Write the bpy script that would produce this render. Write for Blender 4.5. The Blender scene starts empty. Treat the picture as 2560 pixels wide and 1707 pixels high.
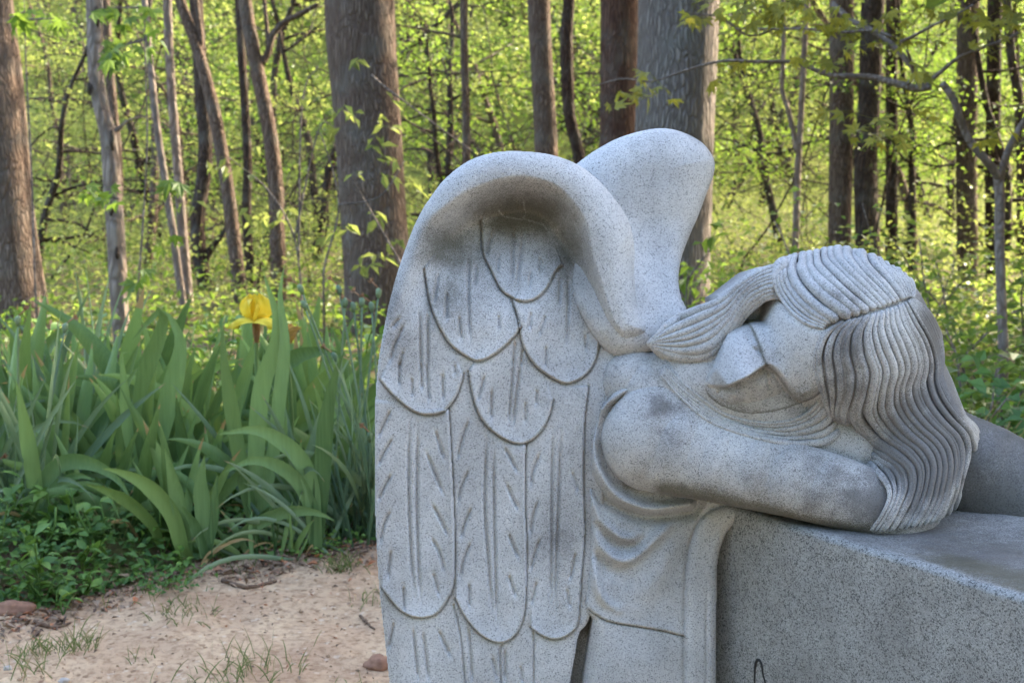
import bpy, math, random
import numpy as np
from mathutils import Vector, noise as mnoise

SC = bpy.context.scene
COL = SC.collection
rnd = random.Random(7)
rng = np.random.default_rng(11)

# ------------------------------------------------------------------ camera, sky, sun, exposure
LENS = 50.0
F = 2560 * LENS / 36.0
CX, CY = 1280.0, 853.5
CAM = np.array([0.0, 0.0, 1.2])
PITCH = math.radians(8.43)
RIGHT = np.array([1.0, 0.0, 0.0])
FWD = np.array([0.0, math.cos(PITCH), -math.sin(PITCH)])
UP = np.array([0.0, math.sin(PITCH), math.cos(PITCH)])

cd = bpy.data.cameras.new('camera')
co = bpy.data.objects.new('camera', cd)
COL.objects.link(co)
co.location = CAM
co.rotation_euler = (math.radians(90) - PITCH, 0, 0)
cd.lens = LENS
cd.sensor_width = 36
cd.clip_end = 400
cd.dof.use_dof = True
cd.dof.focus_distance = 2.0
cd.dof.aperture_fstop = 10.5
SC.camera = co

SUN_EL = math.radians(30)
SUN_AZ = math.radians(52)        # clockwise from +Y: ahead of the camera and to its right
world = bpy.data.worlds.new('World')
SC.world = world
world.use_nodes = True
wn = world.node_tree.nodes
wl = world.node_tree.links
sky = wn.new('ShaderNodeTexSky')
sky.sky_type = 'NISHITA'
sky.sun_disc = False
sky.sun_elevation = SUN_EL
sky.sun_rotation = SUN_AZ
sky.dust_density = 3.0
sky.ozone_density = 0.45
sky.air_density = 0.8
wl.new(sky.outputs[0], wn['Background'].inputs[0])
wn['Background'].inputs[1].default_value = 0.15
sd = bpy.data.lights.new('sun', 'SUN')
sd.energy = 2.0
sd.angle = math.radians(0.5)
sd.color = (1.0, 0.86, 0.66)
so = bpy.data.objects.new('sun', sd)
COL.objects.link(so)
so.location = (20, 20, 20)
sdir = Vector((math.sin(SUN_AZ) * math.cos(SUN_EL), math.cos(SUN_AZ) * math.cos(SUN_EL), math.sin(SUN_EL)))
so.rotation_euler = (-sdir).to_track_quat('-Z', 'Y').to_euler()
SC.view_settings.view_transform = 'Standard'
SC.view_settings.look = 'None'
SC.view_settings.gamma = 1
SC.view_settings.use_curve_mapping = False
SC.view_settings.exposure = 3.35
SC.cycles.max_bounces = 6
SC.cycles.transparent_max_bounces = 8
SC.cycles.use_denoising = True


# ------------------------------------------------------------------ helpers
def at(sx, sy, D):
    """the place seen at photo position (sx, sy) at D metres along the view axis"""
    return CAM + D * (FWD + RIGHT * (sx - CX) / F + UP * (CY - sy) / F)


def ground_D(sy, z=0.0):
    return (CAM[2] - z) / (math.sin(PITCH) + (sy - CY) / F * math.cos(PITCH))


def tag(o, label=None, cat=None, group=None, kind=None):
    if label: o['label'] = label
    if cat: o['category'] = cat
    if group: o['group'] = group
    if kind: o['kind'] = kind
    return o


def empty(name, loc):
    o = bpy.data.objects.new(name, None)
    o.empty_display_size = 0.1
    o.location = loc
    COL.objects.link(o)
    return o


def link(name, me, parent=None):
    o = bpy.data.objects.new(name, me)
    COL.objects.link(o)
    if parent: o.parent = parent
    return o


def np_mesh(name, V, quads=None, tris=None, mat=None, smooth=True, attrs=None):
    V = np.asarray(V, dtype=np.float32)
    me = bpy.data.meshes.new(name)
    nq = 0 if quads is None else len(quads)
    nt = 0 if tris is None else len(tris)
    me.vertices.add(len(V))
    me.vertices.foreach_set('co', V.ravel())
    idx = []
    if nq: idx.append(np.asarray(quads, dtype=np.int32).ravel())
    if nt: idx.append(np.asarray(tris, dtype=np.int32).ravel())
    idx = np.concatenate(idx)
    me.loops.add(len(idx))
    me.loops.foreach_set('vertex_index', idx)
    me.polygons.add(nq + nt)
    starts = np.concatenate([np.arange(nq) * 4, nq * 4 + np.arange(nt) * 3]).astype(np.int32)
    me.polygons.foreach_set('loop_start', starts)
    me.polygons.foreach_set('use_smooth', np.full(nq + nt, smooth, dtype=bool))
    me.update(calc_edges=True)
    for k, a in (attrs or {}).items():
        a = np.asarray(a, dtype=np.float32)
        if a.ndim == 1:
            at_ = me.attributes.new(k, 'FLOAT', 'POINT')
            at_.data.foreach_set('value', a)
        else:
            at_ = me.attributes.new(k, 'FLOAT_COLOR', 'POINT')
            if a.shape[1] == 3: a = np.concatenate([a, np.ones((len(a), 1), np.float32)], 1)
            at_.data.foreach_set('color', a.ravel())
    if mat: me.materials.append(mat)
    return me


class Bag:
    """collects quads and triangles into one mesh"""
    def __init__(self):
        self.v, self.q, self.t, self.c, self.n = [], [], [], [], 0

    def add(self, V, Q=None, T=None, c=None):
        V = np.asarray(V, dtype=np.float32)
        if Q is not None and len(Q): self.q.append(np.asarray(Q) + self.n)
        if T is not None and len(T): self.t.append(np.asarray(T) + self.n)
        self.v.append(V)
        self.c.append(np.full(len(V), 0.5 if c is None else c, dtype=np.float32) if np.ndim(c) == 0 or c is None else np.asarray(c, np.float32))
        self.n += len(V)

    def mesh(self, name, mat, smooth=True, attrs=None):
        a = {'tint': np.concatenate(self.c)}
        a.update(attrs or {})
        return np_mesh(name, np.concatenate(self.v), np.concatenate(self.q) if self.q else None,
                       np.concatenate(self.t) if self.t else None, mat, smooth, a)


def spline(pts, n):
    """Catmull-Rom through pts (any dimension), n samples"""
    P = np.asarray(pts, dtype=float)
    if len(P) == 2:
        t = np.linspace(0, 1, n)[:, None]
        return P[0] * (1 - t) + P[1] * t
    Q = np.vstack([2 * P[0] - P[1], P, 2 * P[-1] - P[-2]])
    L = np.concatenate([[0], np.cumsum(np.linalg.norm(np.diff(P[:, :2], axis=0), axis=1) + 1e-6)])
    s = np.linspace(0, L[-1], n)
    i = np.clip(np.searchsorted(L, s, side='right') - 1, 0, len(P) - 2)
    t = ((s - L[i]) / (L[i + 1] - L[i]))[:, None]
    a, b, c, d = Q[i], Q[i + 1], Q[i + 2], Q[i + 3]
    return 0.5 * (2 * b + (c - a) * t + (2 * a - 5 * b + 4 * c - d) * t * t + (3 * b - a - 3 * c + d) * t ** 3)


def tube(C, R, sides=8, cap=True, twist=0.0, flat=None):
    """tube along points C (n,3) with radii R (n,)"""
    C = np.asarray(C, float)
    R = np.broadcast_to(np.asarray(R, float), (len(C),))
    T = np.gradient(C, axis=0)
    T /= np.linalg.norm(T, axis=1)[:, None] + 1e-12
    ref = np.array([0.3, -1.0, 0.2]) if abs(T[0] @ np.array([0.28, -0.94, 0.19])) < 0.9 else np.array([1.0, 0.1, 0.0])
    N = np.zeros_like(T)
    n0 = ref - T[0] * (ref @ T[0])
    N[0] = n0 / np.linalg.norm(n0)
    for i in range(1, len(C)):
        v = N[i - 1] - T[i] * (N[i - 1] @ T[i])
        N[i] = v / (np.linalg.norm(v) + 1e-12)
    B = np.cross(T, N)
    a = np.linspace(0, 2 * np.pi, sides, endpoint=False)
    V = C[:, None, :] + R[:, None, None] * (np.cos(a)[None, :, None] * N[:, None, :] + np.sin(a)[None, :, None] * B[:, None, :])
    V = V.reshape(-1, 3)
    n = len(C)
    i, j = np.meshgrid(np.arange(n - 1), np.arange(sides), indexing='ij')
    j2 = (j + 1) % sides
    Q = np.stack([i * sides + j, (i + 1) * sides + j, (i + 1) * sides + j2, i * sides + j2], -1).reshape(-1, 4)
    Tr = None
    if cap:
        V = np.vstack([V, C[0], C[-1]])
        k = np.arange(sides)
        Tr = np.vstack([np.stack([np.full(sides, n * sides), k, (k + 1) % sides], -1),
                        np.stack([np.full(sides, n * sides + 1), (n - 1) * sides + (k + 1) % sides, (n - 1) * sides + k], -1)])
    return V, Q, Tr


def sstep(a, b, x):
    t = np.clip((x - a) / (b - a), 0, 1)
    return t * t * (3 - 2 * t)


def smax(a, b, k):
    h = np.clip(0.5 + 0.5 * (a - b) / k, 0, 1)
    return b * (1 - h) + a * h + k * h * (1 - h)


def dist_line(U, V, pts, pad=None):
    """least distance to a polyline; with pad only cells within pad of it are measured (others read 1e4)"""
    P = np.asarray(pts, float)
    out = np.full(U.shape, 1e4)
    if pad is not None:
        m = (U > P[:, 0].min() - pad) & (U < P[:, 0].max() + pad) & (V > P[:, 1].min() - pad) & (V < P[:, 1].max() + pad)
        if not m.any(): return out
        out[m] = dist_line(U[m], V[m], P)
        return out
    for (x0, y0), (x1, y1) in zip(P[:-1, :2], P[1:, :2]):
        dx, dy = x1 - x0, y1 - y0
        t = np.clip(((U - x0) * dx + (V - y0) * dy) / (dx * dx + dy * dy + 1e-9), 0, 1)
        d = np.hypot(U - x0 - t * dx, V - y0 - t * dy)
        np.minimum(out, d, out=out)
    return out


def inside(U, V, poly):
    P = np.asarray(poly, float)
    r = np.zeros(U.shape, bool)
    x0, y0 = P[-1, :2]
    for x1, y1 in P[:, :2]:
        c = ((y0 > V) != (y1 > V))
        if y1 != y0:
            c &= U < (x1 - x0) * (V - y0) / (y1 - y0) + x0
        r ^= c
        x0, y0 = x1, y1
    return r


def sdist(U, V, poly):
    d = dist_line(U, V, list(poly) + [poly[0]])
    return np.where(inside(U, V, poly), d, -d)


def vnoise(U, V, scale, seed=0):
    """cheap smooth value noise on a grid of points"""
    x, y = U / scale, V / scale
    xi, yi = np.floor(x).astype(np.int64), np.floor(y).astype(np.int64)
    fx, fy = x - xi, y - yi
    fx, fy = fx * fx * (3 - 2 * fx), fy * fy * (3 - 2 * fy)

    def h(a, b):
        n = (a * 374761393 + b * 668265263 + seed * 982451653) & 0x7fffffff
        n = ((n ^ (n >> 13)) * 1274126177) & 0x7fffffff
        return ((n ^ (n >> 16)) & 0xffff) / 65535.0
    return (h(xi, yi) * (1 - fx) + h(xi + 1, yi) * fx) * (1 - fy) + (h(xi, yi + 1) * (1 - fx) + h(xi + 1, yi + 1) * fx) * fy


def fbm(U, V, scale, seed=0, oct=4):
    r, a, s = 0, 0.5, 0
    for k in range(oct):
        r = r + a * vnoise(U, V, scale / 2 ** k, seed + k)
        s += a
        a *= 0.5
    return r / s


# ------------------------------------------------------------------ materials
def new_mat(name):
    m = bpy.data.materials.new(name)
    m.use_nodes = True
    nt = m.node_tree
    return m, nt, nt.nodes['Principled BSDF'], nt.nodes['Material Output']


class NB:
    def __init__(self, nt): self.nt = nt

    def n(self, t, **kw):
        o = self.nt.nodes.new('ShaderNode' + t)
        for k, v in kw.items():
            setattr(o, k, v)
        return o

    def L(self, a, b): self.nt.links.new(a, b)

    def noise(self, vec, scale, detail=3, rough=0.55, out='Fac'):
        o = self.n('TexNoise')
        o.inputs['Scale'].default_value = scale
        o.inputs['Detail'].default_value = detail
        o.inputs['Roughness'].default_value = rough
        if vec: self.L(vec, o.inputs['Vector'])
        return o.outputs[out]

    def voro(self, vec, scale, out='Color'):
        o = self.n('TexVoronoi')
        o.inputs['Scale'].default_value = scale
        if vec: self.L(vec, o.inputs['Vector'])
        return o.outputs[out]

    def ramp(self, fac, stops):
        o = self.n('ValToRGB')
        e = o.color_ramp.elements
        while len(e) < len(stops): e.new(0.5)
        for k, (p, c) in enumerate(stops):
            e[k].position = p
            e[k].color = (c, c, c, 1) if not hasattr(c, '__len__') else (*c, 1)
        self.L(fac, o.inputs[0])
        return o.outputs[0]

    def mix(self, fac, a, b, mode='MIX'):
        o = self.n('Mix', data_type='RGBA', blend_type=mode)
        for s, v in ((o.inputs[0], fac), (o.inputs[6], a), (o.inputs[7], b)):
            if hasattr(v, 'is_linked'): self.L(v, s)
            elif hasattr(v, '__len__'): s.default_value = (*v, 1)
            else: s.default_value = v
        return o.outputs[2]

    def math(self, op, a, b=None, clamp=False):
        o = self.n('Math', operation=op, use_clamp=clamp)
        for s, v in zip(o.inputs, (a, b)):
            if v is None: continue
            if hasattr(v, 'is_linked'): self.L(v, s)
            else: s.default_value = v
        return o.outputs[0]

    def attr(self, name, out='Fac'):
        o = self.n('Attribute', attribute_name=name)
        return o.outputs[out]

    def coord(self, which='Object'):
        return self.n('TexCoord').outputs[which]

    def mapping(self, vec, scale):
        o = self.n('Mapping')
        o.inputs['Scale'].default_value = scale
        self.L(vec, o.inputs[0])
        return o.outputs[0]

    def bump(self, h, strength, dist, prev=None):
        o = self.n('Bump')
        o.inputs['Strength'].default_value = strength
        o.inputs['Distance'].default_value = dist
        self.L(h, o.inputs['Height'])
        if prev: self.L(prev, o.inputs['Normal'])
        return o.outputs[0]


def granite(name, light, mid, dark, dark_amt, scale, rough, stains=True, tool=0.38):
    m, nt, bs, out = new_mat(name)
    b = NB(nt)
    co_ = b.coord()
    v1 = b.voro(co_, scale)
    sep = b.n('SeparateColor'); b.L(v1, sep.inputs[0])
    v2 = b.voro(co_, scale * 1.9)
    sep2 = b.n('SeparateColor'); b.L(v2, sep2.inputs[0])
    clump = b.noise(co_, scale * 0.16, 3)
    thr = b.math('MULTIPLY', b.ramp(clump, [(0.3, 0.35), (0.75, 1.6)]), dark_amt)
    isdark = b.math('LESS_THAN', sep.outputs[0], thr)
    isdark2 = b.math('LESS_THAN', sep2.outputs[1], b.math('MULTIPLY', thr, 0.9))
    base = b.mix(b.ramp(b.noise(co_, scale * 0.7, 4, 0.7), [(0.32, 0.0), (0.7, 1.0)]), mid, light)
    base = b.mix(b.math('MULTIPLY', isdark2, 0.45), base, dark)
    base = b.mix(b.math('MULTIPLY', isdark, 0.72), base, dark)
    fl = b.math('MULTIPLY', b.math('GREATER_THAN', sep2.outputs[2], 0.86), 0.5)
    base = b.mix(fl, base, tuple(min(1, c * 1.25) for c in light))
    # broad weathering
    w = b.noise(co_, 9, 5, 0.65)
    base = b.mix(b.ramp(w, [(0.35, 0.42), (0.65, 0.0)]), base, (0.36, 0.345, 0.335), 'MULTIPLY')
    if stains:
        blot = b.noise(co_, 60, 6, 0.7)
        for nm, colr, lo in (('soot', (0.096, 0.089, 0.086), 0.62), ('algae_shade', (0.075, 0.068, 0.042), 0.62)):  # the algae mask also carries painted shade in places
            f = b.attr(nm)
            f = b.math('SUBTRACT', b.math('MULTIPLY', f, 1.7), b.math('MULTIPLY', blot, 1.0))
            f = b.math('SUBTRACT', f, b.math('MULTIPLY', b.math('SUBTRACT', sep2.outputs[0], 0.5), 0.85))
            f = b.ramp(b.math('ADD', f, 0.16), [(0.0, 0.0), (0.9, 0.80)])
            base = b.mix(f, base, colr)
    b.L(base, bs.inputs['Base Color'])
    bs.inputs['Roughness'].default_value = rough
    bs.inputs['Specular IOR Level'].default_value = 0.3
    bp = b.bump(b.noise(co_, scale * 0.8, 3, 0.6), tool, 0.0012)
    b.L(bp, bs.inputs['Normal'])
    return m


M = {}
M['granite'] = granite('carved_granite', (0.655, 0.652, 0.64), (0.437, 0.435, 0.427), (0.075, 0.08, 0.087), 0.135, 900, 0.72)
M['granite_dark'] = granite('grey_granite', (0.44, 0.442, 0.425), (0.225, 0.23, 0.22), (0.035, 0.038, 0.04), 0.22, 560, 0.5, True, 0.1)


# ------------------------------------------------------------------ carved angel: local frame
# (u, v, h): u right, v down, h towards the front of the carving, in units of S metres on a plane 2 m from the lens
D0 = 2.0
S = D0 / F


def W(u, v, h):
    u, v, h = np.broadcast_arrays(np.asarray(u, float), v, h)
    d = D0 - h * S
    return CAM + FWD * d[..., None] + RIGHT * ((u - CX) * S)[..., None] + UP * ((CY - v) * S)[..., None]


def cv(pts, h=0.0):
    """points traced on the photograph -> (u, v) of the carving at height h"""
    P = np.asarray(pts, float)
    k = 1 - h / F
    return np.stack([CX + (P[:, 0] - CX) * k, CY + (P[:, 1] - CY) * k], -1)


def z1(*p): return [(900 + .4082 * x, 280 + .4082 * y) for x, y in p]
def z2(*p): return [(1440 + .5103 * x, 580 + .5103 * y) for x, y in p]
def z3(*p): return [(900 + .5147 * x, 900 + .5147 * y) for x, y in p]
def z4(*p): return [(1400 + .4932 * x, 1100 + .4932 * y) for x, y in p]
def zf(*p): return [(1750 + .2424 * x, 680 + .2424 * y) for x, y in p]


BASE = np.array([0.12, 1.75, 0.0])


def axis(a, b, step, tail=None):
    x = np.arange(a, b + 0.1, step)
    if tail: x = np.concatenate([x, np.linspace(b, tail, 14)[1:]])
    return x


def relief(name, us, vs, H, mask, back, mat, parent, attrs=None, bag=False):
    """closed carved block: front surface H(v, u), side walls down to height `back`, coarse back"""
    ny, nx = H.shape
    U, V = np.meshgrid(us, vs)
    cell = mask[:-1, :-1] & mask[1:, :-1] & mask[:-1, 1:] & mask[1:, 1:]
    used = np.zeros_like(mask)
    for a in (slice(0, -1), slice(1, None)):
        for c in (slice(0, -1), slice(1, None)):
            used[a, c] |= cell
    idx = -np.ones(mask.shape, np.int64)
    idx[used] = np.arange(used.sum())
    P = W(U[used], V[used], H[used])
    iy, ix = np.nonzero(cell)
    Q = [np.stack([idx[iy, ix], idx[iy + 1, ix], idx[iy + 1, ix + 1], idx[iy, ix + 1]], -1)]
    n = len(P)
    B = W(U[used], V[used], np.full(used.sum(), float(back)))
    pc = np.pad(cell, 1)
    need = np.zeros(n, bool)
    walls = []
    for dy, dx, e in ((-1, 0, ((0, 1), (0, 0))), (1, 0, ((1, 0), (1, 1))), (0, -1, ((0, 0), (1, 0))), (0, 1, ((1, 1), (0, 1)))):
        m = cell & ~pc[1 + dy:1 + dy + cell.shape[0], 1 + dx:1 + dx + cell.shape[1]]
        y, x = np.nonzero(m)
        a = idx[y + e[0][0], x + e[0][1]]
        c = idx[y + e[1][0], x + e[1][1]]
        walls.append((a, c))
        need[a] = True; need[c] = True
    bi = -np.ones(n, np.int64)
    bi[need] = n + np.arange(need.sum())
    for a, c in walls:
        Q.append(np.stack([c, a, bi[a], bi[c]], -1))
    P2 = [P, B[need]]
    m = n + need.sum()
    k = 10
    for y in range(0, ny - 1, k):
        for x in range(0, nx - 1, k):
            if cell[y:y + k, x:x + k].all():
                y2, x2 = min(y + k, ny - 1), min(x + k, nx - 1)
                P2.append(W(np.array([us[x], us[x2], us[x2], us[x]]), np.array([vs[y], vs[y], vs[y2], vs[y2]]), np.full(4, float(back))))
                Q.append(np.array([[m, m + 1, m + 2, m + 3]]))
                m += 4
    P = np.concatenate(P2) - BASE
    at_ = {}
    for kx, a in (attrs or {}).items():
        a = a[used]
        at_[kx] = np.concatenate([a, a[need], np.zeros(m - n - need.sum())])
    if bag: return P, np.concatenate(Q), at_
    return link(name, np_mesh(name, P, np.concatenate(Q), None, mat, True, at_), parent)


def chain_h(U, V, chain, zs=1.0):
    """height of a rounded limb: chain of (u, v, axis height, radius)"""
    out = np.full(np.shape(U), -1e3)
    for a, b in zip(chain[:-1], chain[1:]):
        dx, dy = b[0] - a[0], b[1] - a[1]
        t = np.clip(((U - a[0]) * dx + (V - a[1]) * dy) / (dx * dx + dy * dy), 0, 1)
        r = a[3] + (b[3] - a[3]) * t
        hc = a[2] + (b[2] - a[2]) * t
        d2 = (U - a[0] - t * dx) ** 2 + (V - a[1] - t * dy) ** 2
        out = np.maximum(out, np.where(d2 < r * r, hc + zs * np.sqrt(np.maximum(r * r - d2, 0)), -1e3))
    return out


def conv_chain(ch):
    out = []
    for x, y, h, r in ch:
        p = cv([(x, y)], h)[0]
        out.append((p[0], p[1], h, r * (1 - h / F)))
    return out


statue = empty('angel_statue', BASE)
tag(statue, 'pale speckled granite angel with folded wings resting her head on her arm over the headstone', 'statue')

# ---- near wing
us = axis(915, 1640, 2.0)
vs = axis(355, 1722, 2.0, 2460)
U, V = np.meshgrid(us, vs)
wing_out = [(1055, 512), (1023, 577), (980, 707), (949, 860), (936, 980), (934, 1143), (936, 1306), (945, 1469), (958, 1589), (971, 1707), (985, 1830),
            (1010, 2100), (1060, 2500), (1380, 2500), (1410, 1850), (1428, 1707), (1440, 1640), (1450, 1585), (1470, 1560), (1490, 1500), (1500, 1400), (1515, 1200), (1530, 1050),
            (1548, 950), (1556, 870), (1594, 850), (1620, 826), (1606, 790), (1596, 762), (1590, 688), (1590, 607), (1574, 545), (1537, 488), (1492, 439), (1439, 402), (1369, 380),
            (1288, 373), (1227, 378), (1165, 400), (1104, 447)]
wo = spline(wing_out + [wing_out[0]], 220)
d = sdist(U, V, wo)
rec = spline([(1030, 720), (1055, 640), (1080, 585), (1125, 550), (1180, 515), (1240, 490), (1308, 480), (1375, 500), (1425, 560), (1455, 620), (1474, 680), (1490, 730), (1512, 800),
              (1556, 880), (1545, 1000), (1300, 1040), (980, 1020), (975, 900), (1030, 720)], 120)
e = sdist(U, V, rec)
Hr = 34 * sstep(985, 1200, U + (500 - V) * 0.1) * sstep(905, 820, V) + 16 * sstep(1400, 1560, U) * sstep(900, 800, V)
R = 14 + 50 * sstep(900, 560, V) + 30 * sstep(1350, 1560, U) * sstep(900, 800, V)
t = np.clip(d / R, 0, 1)
rim = Hr - R * (1 - np.sqrt(np.maximum(1 - (1 - t) ** 2, 0))) - 8
rim -= 0.0022 * np.maximum(d - R, 0) ** 2 * sstep(900, 800, V)
floor_ = -150 * sstep(830, 480, V) * sstep(970, 1150, U + (V - 600) * 0.25)
floor_ = floor_ - 42 * sstep(1330, 1480, U) * sstep(1020, 760, V)
ew = 40 - 20 * sstep(1400, 1480, U) * sstep(540, 640, V)
w = sstep(-ew, ew, e)
w = np.where(V < 1000, w, np.maximum(w, sstep(990, 1010, V)))
flat = floor_ - (14 * (1 - np.sqrt(np.maximum(1 - (1 - np.clip(d / 14, 0, 1)) ** 2, 0))))
H = rim * (1 - w) + flat * w
H += 5 * (fbm(U, V, 180, 3, 2) - 0.5)

feathers = [
    z1((735, 640), (745, 800), (760, 880), (800, 960), (860, 1080), (920, 1130), (1000, 1160), (1080, 1140), (1150, 1070), (1210, 960), (1250, 930)),
    z1((390, 960), (430, 1180), (500, 1340), (560, 1430), (640, 1490), (710, 1525), (790, 1505), (880, 1440), (950, 1370), (985, 1320)),
    [(1282, 753), (1296, 800), (1306, 860), (1339, 914), (1393, 952), (1426, 958), (1464, 938), (1489, 903), (1500, 860)],
    [(950, 950), (985, 990), (1034, 1028), (1072, 1037), (1110, 1028), (1137, 996), (1152, 960), (1158, 935)],
    [(1172, 930), (1178, 970), (1192, 1023), (1219, 1067), (1263, 1099), (1306, 1110), (1344, 1088), (1371, 1045), (1382, 1001)],
    z3((430, 240), (440, 420), (450, 600), (460, 900), (455, 1080), (430, 1150), (380, 1225), (310, 1250), (240, 1240), (180, 1200), (110, 1110)),
    z3((803, 410), (800, 700), (808, 900), (803, 1180), (780, 1290), (740, 1350), (690, 1372), (630, 1360), (560, 1310), (500, 1230), (465, 1160)),
    z3((1110, 130), (1090, 300), (1085, 600), (1090, 850), (1075, 1050), (1066, 1200), (1055, 1290), (1010, 1335), (950, 1355), (890, 1340), (830, 1300)),
    z3((455, 1190), (490, 1350), (510, 1568), (530, 1800), (560, 2500)),
    z3((690, 1385), (680, 1420), (685, 1568), (700, 2000)),
    z3((845, 1325), (845, 1568), (850, 2000)),
]
for k, fpts in enumerate(feathers):
    c = spline(fpts, 40)
    dl = dist_line(U, V, c, 90)
    if k < 8:
        ins = inside(U, V, np.vstack([c, [(c[0, 0] + c[-1, 0]) / 2, c[:, 1].min() - 200]]) if k < 5 else
                     np.vstack([c, [c[-1, 0], c[:, 1].min()]]))
        H += np.where(ins, 13.0 * np.exp(-dl / 24), -4.0 * np.exp(-dl / 12))
    H -= 9.0 * np.exp(-(dl / 2.7) ** 2)
strokes1 = [((945, 670), (938, 850), (930, 1050)), ((1005, 710), (985, 880), (960, 1060)), ((805, 700), (770, 880)), ((850, 850), (840, 980)), ((1110, 870), (1110, 990)),
            ((1050, 960), (1040, 1080)), ((665, 840), (662, 1100), (675, 1410)), ((475, 970), (450, 1180)), ((530, 1090), (530, 1280)), ((605, 1240), (620, 1400)),
            ((710, 920), (700, 1060)), ((850, 1240), (850, 1330)), ((1285, 1000), (1280, 1200), (1262, 1440)), ((1235, 990), (1225, 1180)), ((1050, 1220), (1035, 1330)),
            ((1140, 1240), (1095, 1370)), ((365, 1210), (372, 1560)), ((415, 1220), (415, 1560)), ((272, 1290), (210, 1430), (175, 1550)), ((265, 1460), (240, 1568)),
            ((240, 1260), (195, 1320)), ((950, 1400), (935, 1560)), ((1000, 1450), (985, 1560)), ((1140, 1430), (1135, 1568)), ((1385, 1360), (1390, 1460))]
strokes3 = [((295, 0), (300, 150)), ((322, 0), (335, 210)), ((190, 0), (190, 130)), ((250, 80), (255, 180)), ((400, 60), (405, 200)), ((460, 20), (462, 70)),
            ((745, 0), (730, 200), (720, 320)), ((780, 0), (755, 200), (740, 330)), ((640, 140), (635, 290)), ((805, 200), (800, 310)), ((605, 70), (570, 200)), ((860, 140), (855, 220)),
            ((240, 290), (235, 600), (245, 900), (265, 1160)), ((280, 300), (275, 700), (285, 1000), (295, 1180)), ((150, 240), (110, 320), (85, 380)), ((160, 375), (110, 460), (85, 520)),
            ((155, 550), (115, 620), (85, 690)), ((150, 730), (115, 800), (95, 900)), ((150, 920), (135, 1060)), ((210, 1090), (215, 1220)), ((365, 340), (410, 480)), ((320, 445), (380, 590), (405, 650)),
            ((350, 700), (400, 790), (425, 850)), ((345, 860), (390, 940), (410, 1030)), ((355, 1030), (385, 1140)), ((530, 290), (495, 380), (470, 490)), ((530, 530), (490, 620), (475, 700)),
            ((545, 710), (505, 800), (490, 870)), ((540, 880), (500, 980), (485, 1070)), ((530, 1080), (530, 1200)), ((615, 340), (605, 700), (625, 1000), (645, 1260)),
            ((650, 410), (650, 600), (655, 900), (665, 1290)), ((700, 420), (765, 540)), ((710, 600), (770, 730)), ((720, 840), (770, 960)), ((720, 1040), (760, 1150)), ((875, 450), (840, 540), (830, 620)),
            ((865, 680), (840, 760), (825, 850)), ((875, 860), (845, 950), (825, 1030)), ((860, 1070), (830, 1190)), ((935, 330), (930, 700), (930, 900), (925, 1240)),
            ((975, 340), (965, 650), (955, 900), (945, 1250)), ((1030, 540), (1060, 640)), ((1050, 930), (1020, 1070)), ((1005, 1110), (1020, 1200)), ((255, 1290), (285, 1568)), ((305, 1310), (335, 1568)), ((165, 1270), (135, 1410)),
            ((380, 1310), (440, 1440)), ((530, 1290), (545, 1568)), ((640, 1440), (670, 1550)), ((705, 1400), (705, 1560)), ((780, 1480), (790, 1568)), ((1130, 1110), (1095, 1180))]
for grp, fn in ((strokes1, z1), (strokes3, z3)):
    for s_ in grp:
        c = spline(fn(*s_), 10)
        L = np.linalg.norm(c[-1] - c[0])
        dl = dist_line(U, V, c, 14)
        tp = np.clip(np.minimum(np.hypot(U - c[0, 0], V - c[0, 1]), np.hypot(U - c[-1, 0], V - c[-1, 1])) / (0.18 * L), 0.15, 1)
        H -= (10.0 if L > 60 else 8.0) * tp * np.exp(-(dl / 4.0) ** 2)
H = np.where(d < 1.5, np.minimum(H, -60), H)
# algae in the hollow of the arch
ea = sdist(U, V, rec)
alg_shade = np.exp(-((U - 1300) / 125) ** 2 - ((V - 528) / 62) ** 2) * 1.0
alg_shade = np.maximum(alg_shade, 0.74 * np.exp(-((U - 1120) / 85) ** 2 - ((V - 620) / 75) ** 2))
alg_shade = np.maximum(alg_shade, 0.74 * np.exp(-((U - 1425) / 45) ** 2 - ((V - 620) / 110) ** 2))
alg_shade = np.maximum(alg_shade, 0.55 * np.exp(-((U - 1110) / 70) ** 2 - ((V - 740) / 90) ** 2))
alg_shade = np.maximum(alg_shade, 0.42 * np.exp(-((U - 1290) / 30) ** 2 - ((V - 790) / 50) ** 2))
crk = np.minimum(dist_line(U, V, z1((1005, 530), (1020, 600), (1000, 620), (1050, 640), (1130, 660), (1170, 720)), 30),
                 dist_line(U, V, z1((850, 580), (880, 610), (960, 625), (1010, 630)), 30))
alg_shade = alg_shade * (1 - 0.5 * np.exp(-(crk / 2.6) ** 2)) * (0.75 + 0.5 * fbm(U, V, 40, 5))
alg_shade = np.maximum(alg_shade, 0.60 * fbm(U, V, 70, 19, 5) * sstep(930, 700, V) * sstep(0, 60, ea) + 0.0)
soot = 0.38 * np.exp(-((U - 985) / 50) ** 2 - ((V - 830) / 200) ** 2) * fbm(U, V, 60, 9) * 1.6 + 0.30 * np.exp(-((U - 1400) / 60) ** 2 - ((V - 1380) / 260) ** 2)
relief('wing', us, vs, H, d > 0, -230, M['granite'], statue, {'algae_shade': alg_shade, 'soot': soot + 0.30 * np.clip(fbm(U, V, 150, 77, 5) * 2.2 - 0.9, 0, 1)})

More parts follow.
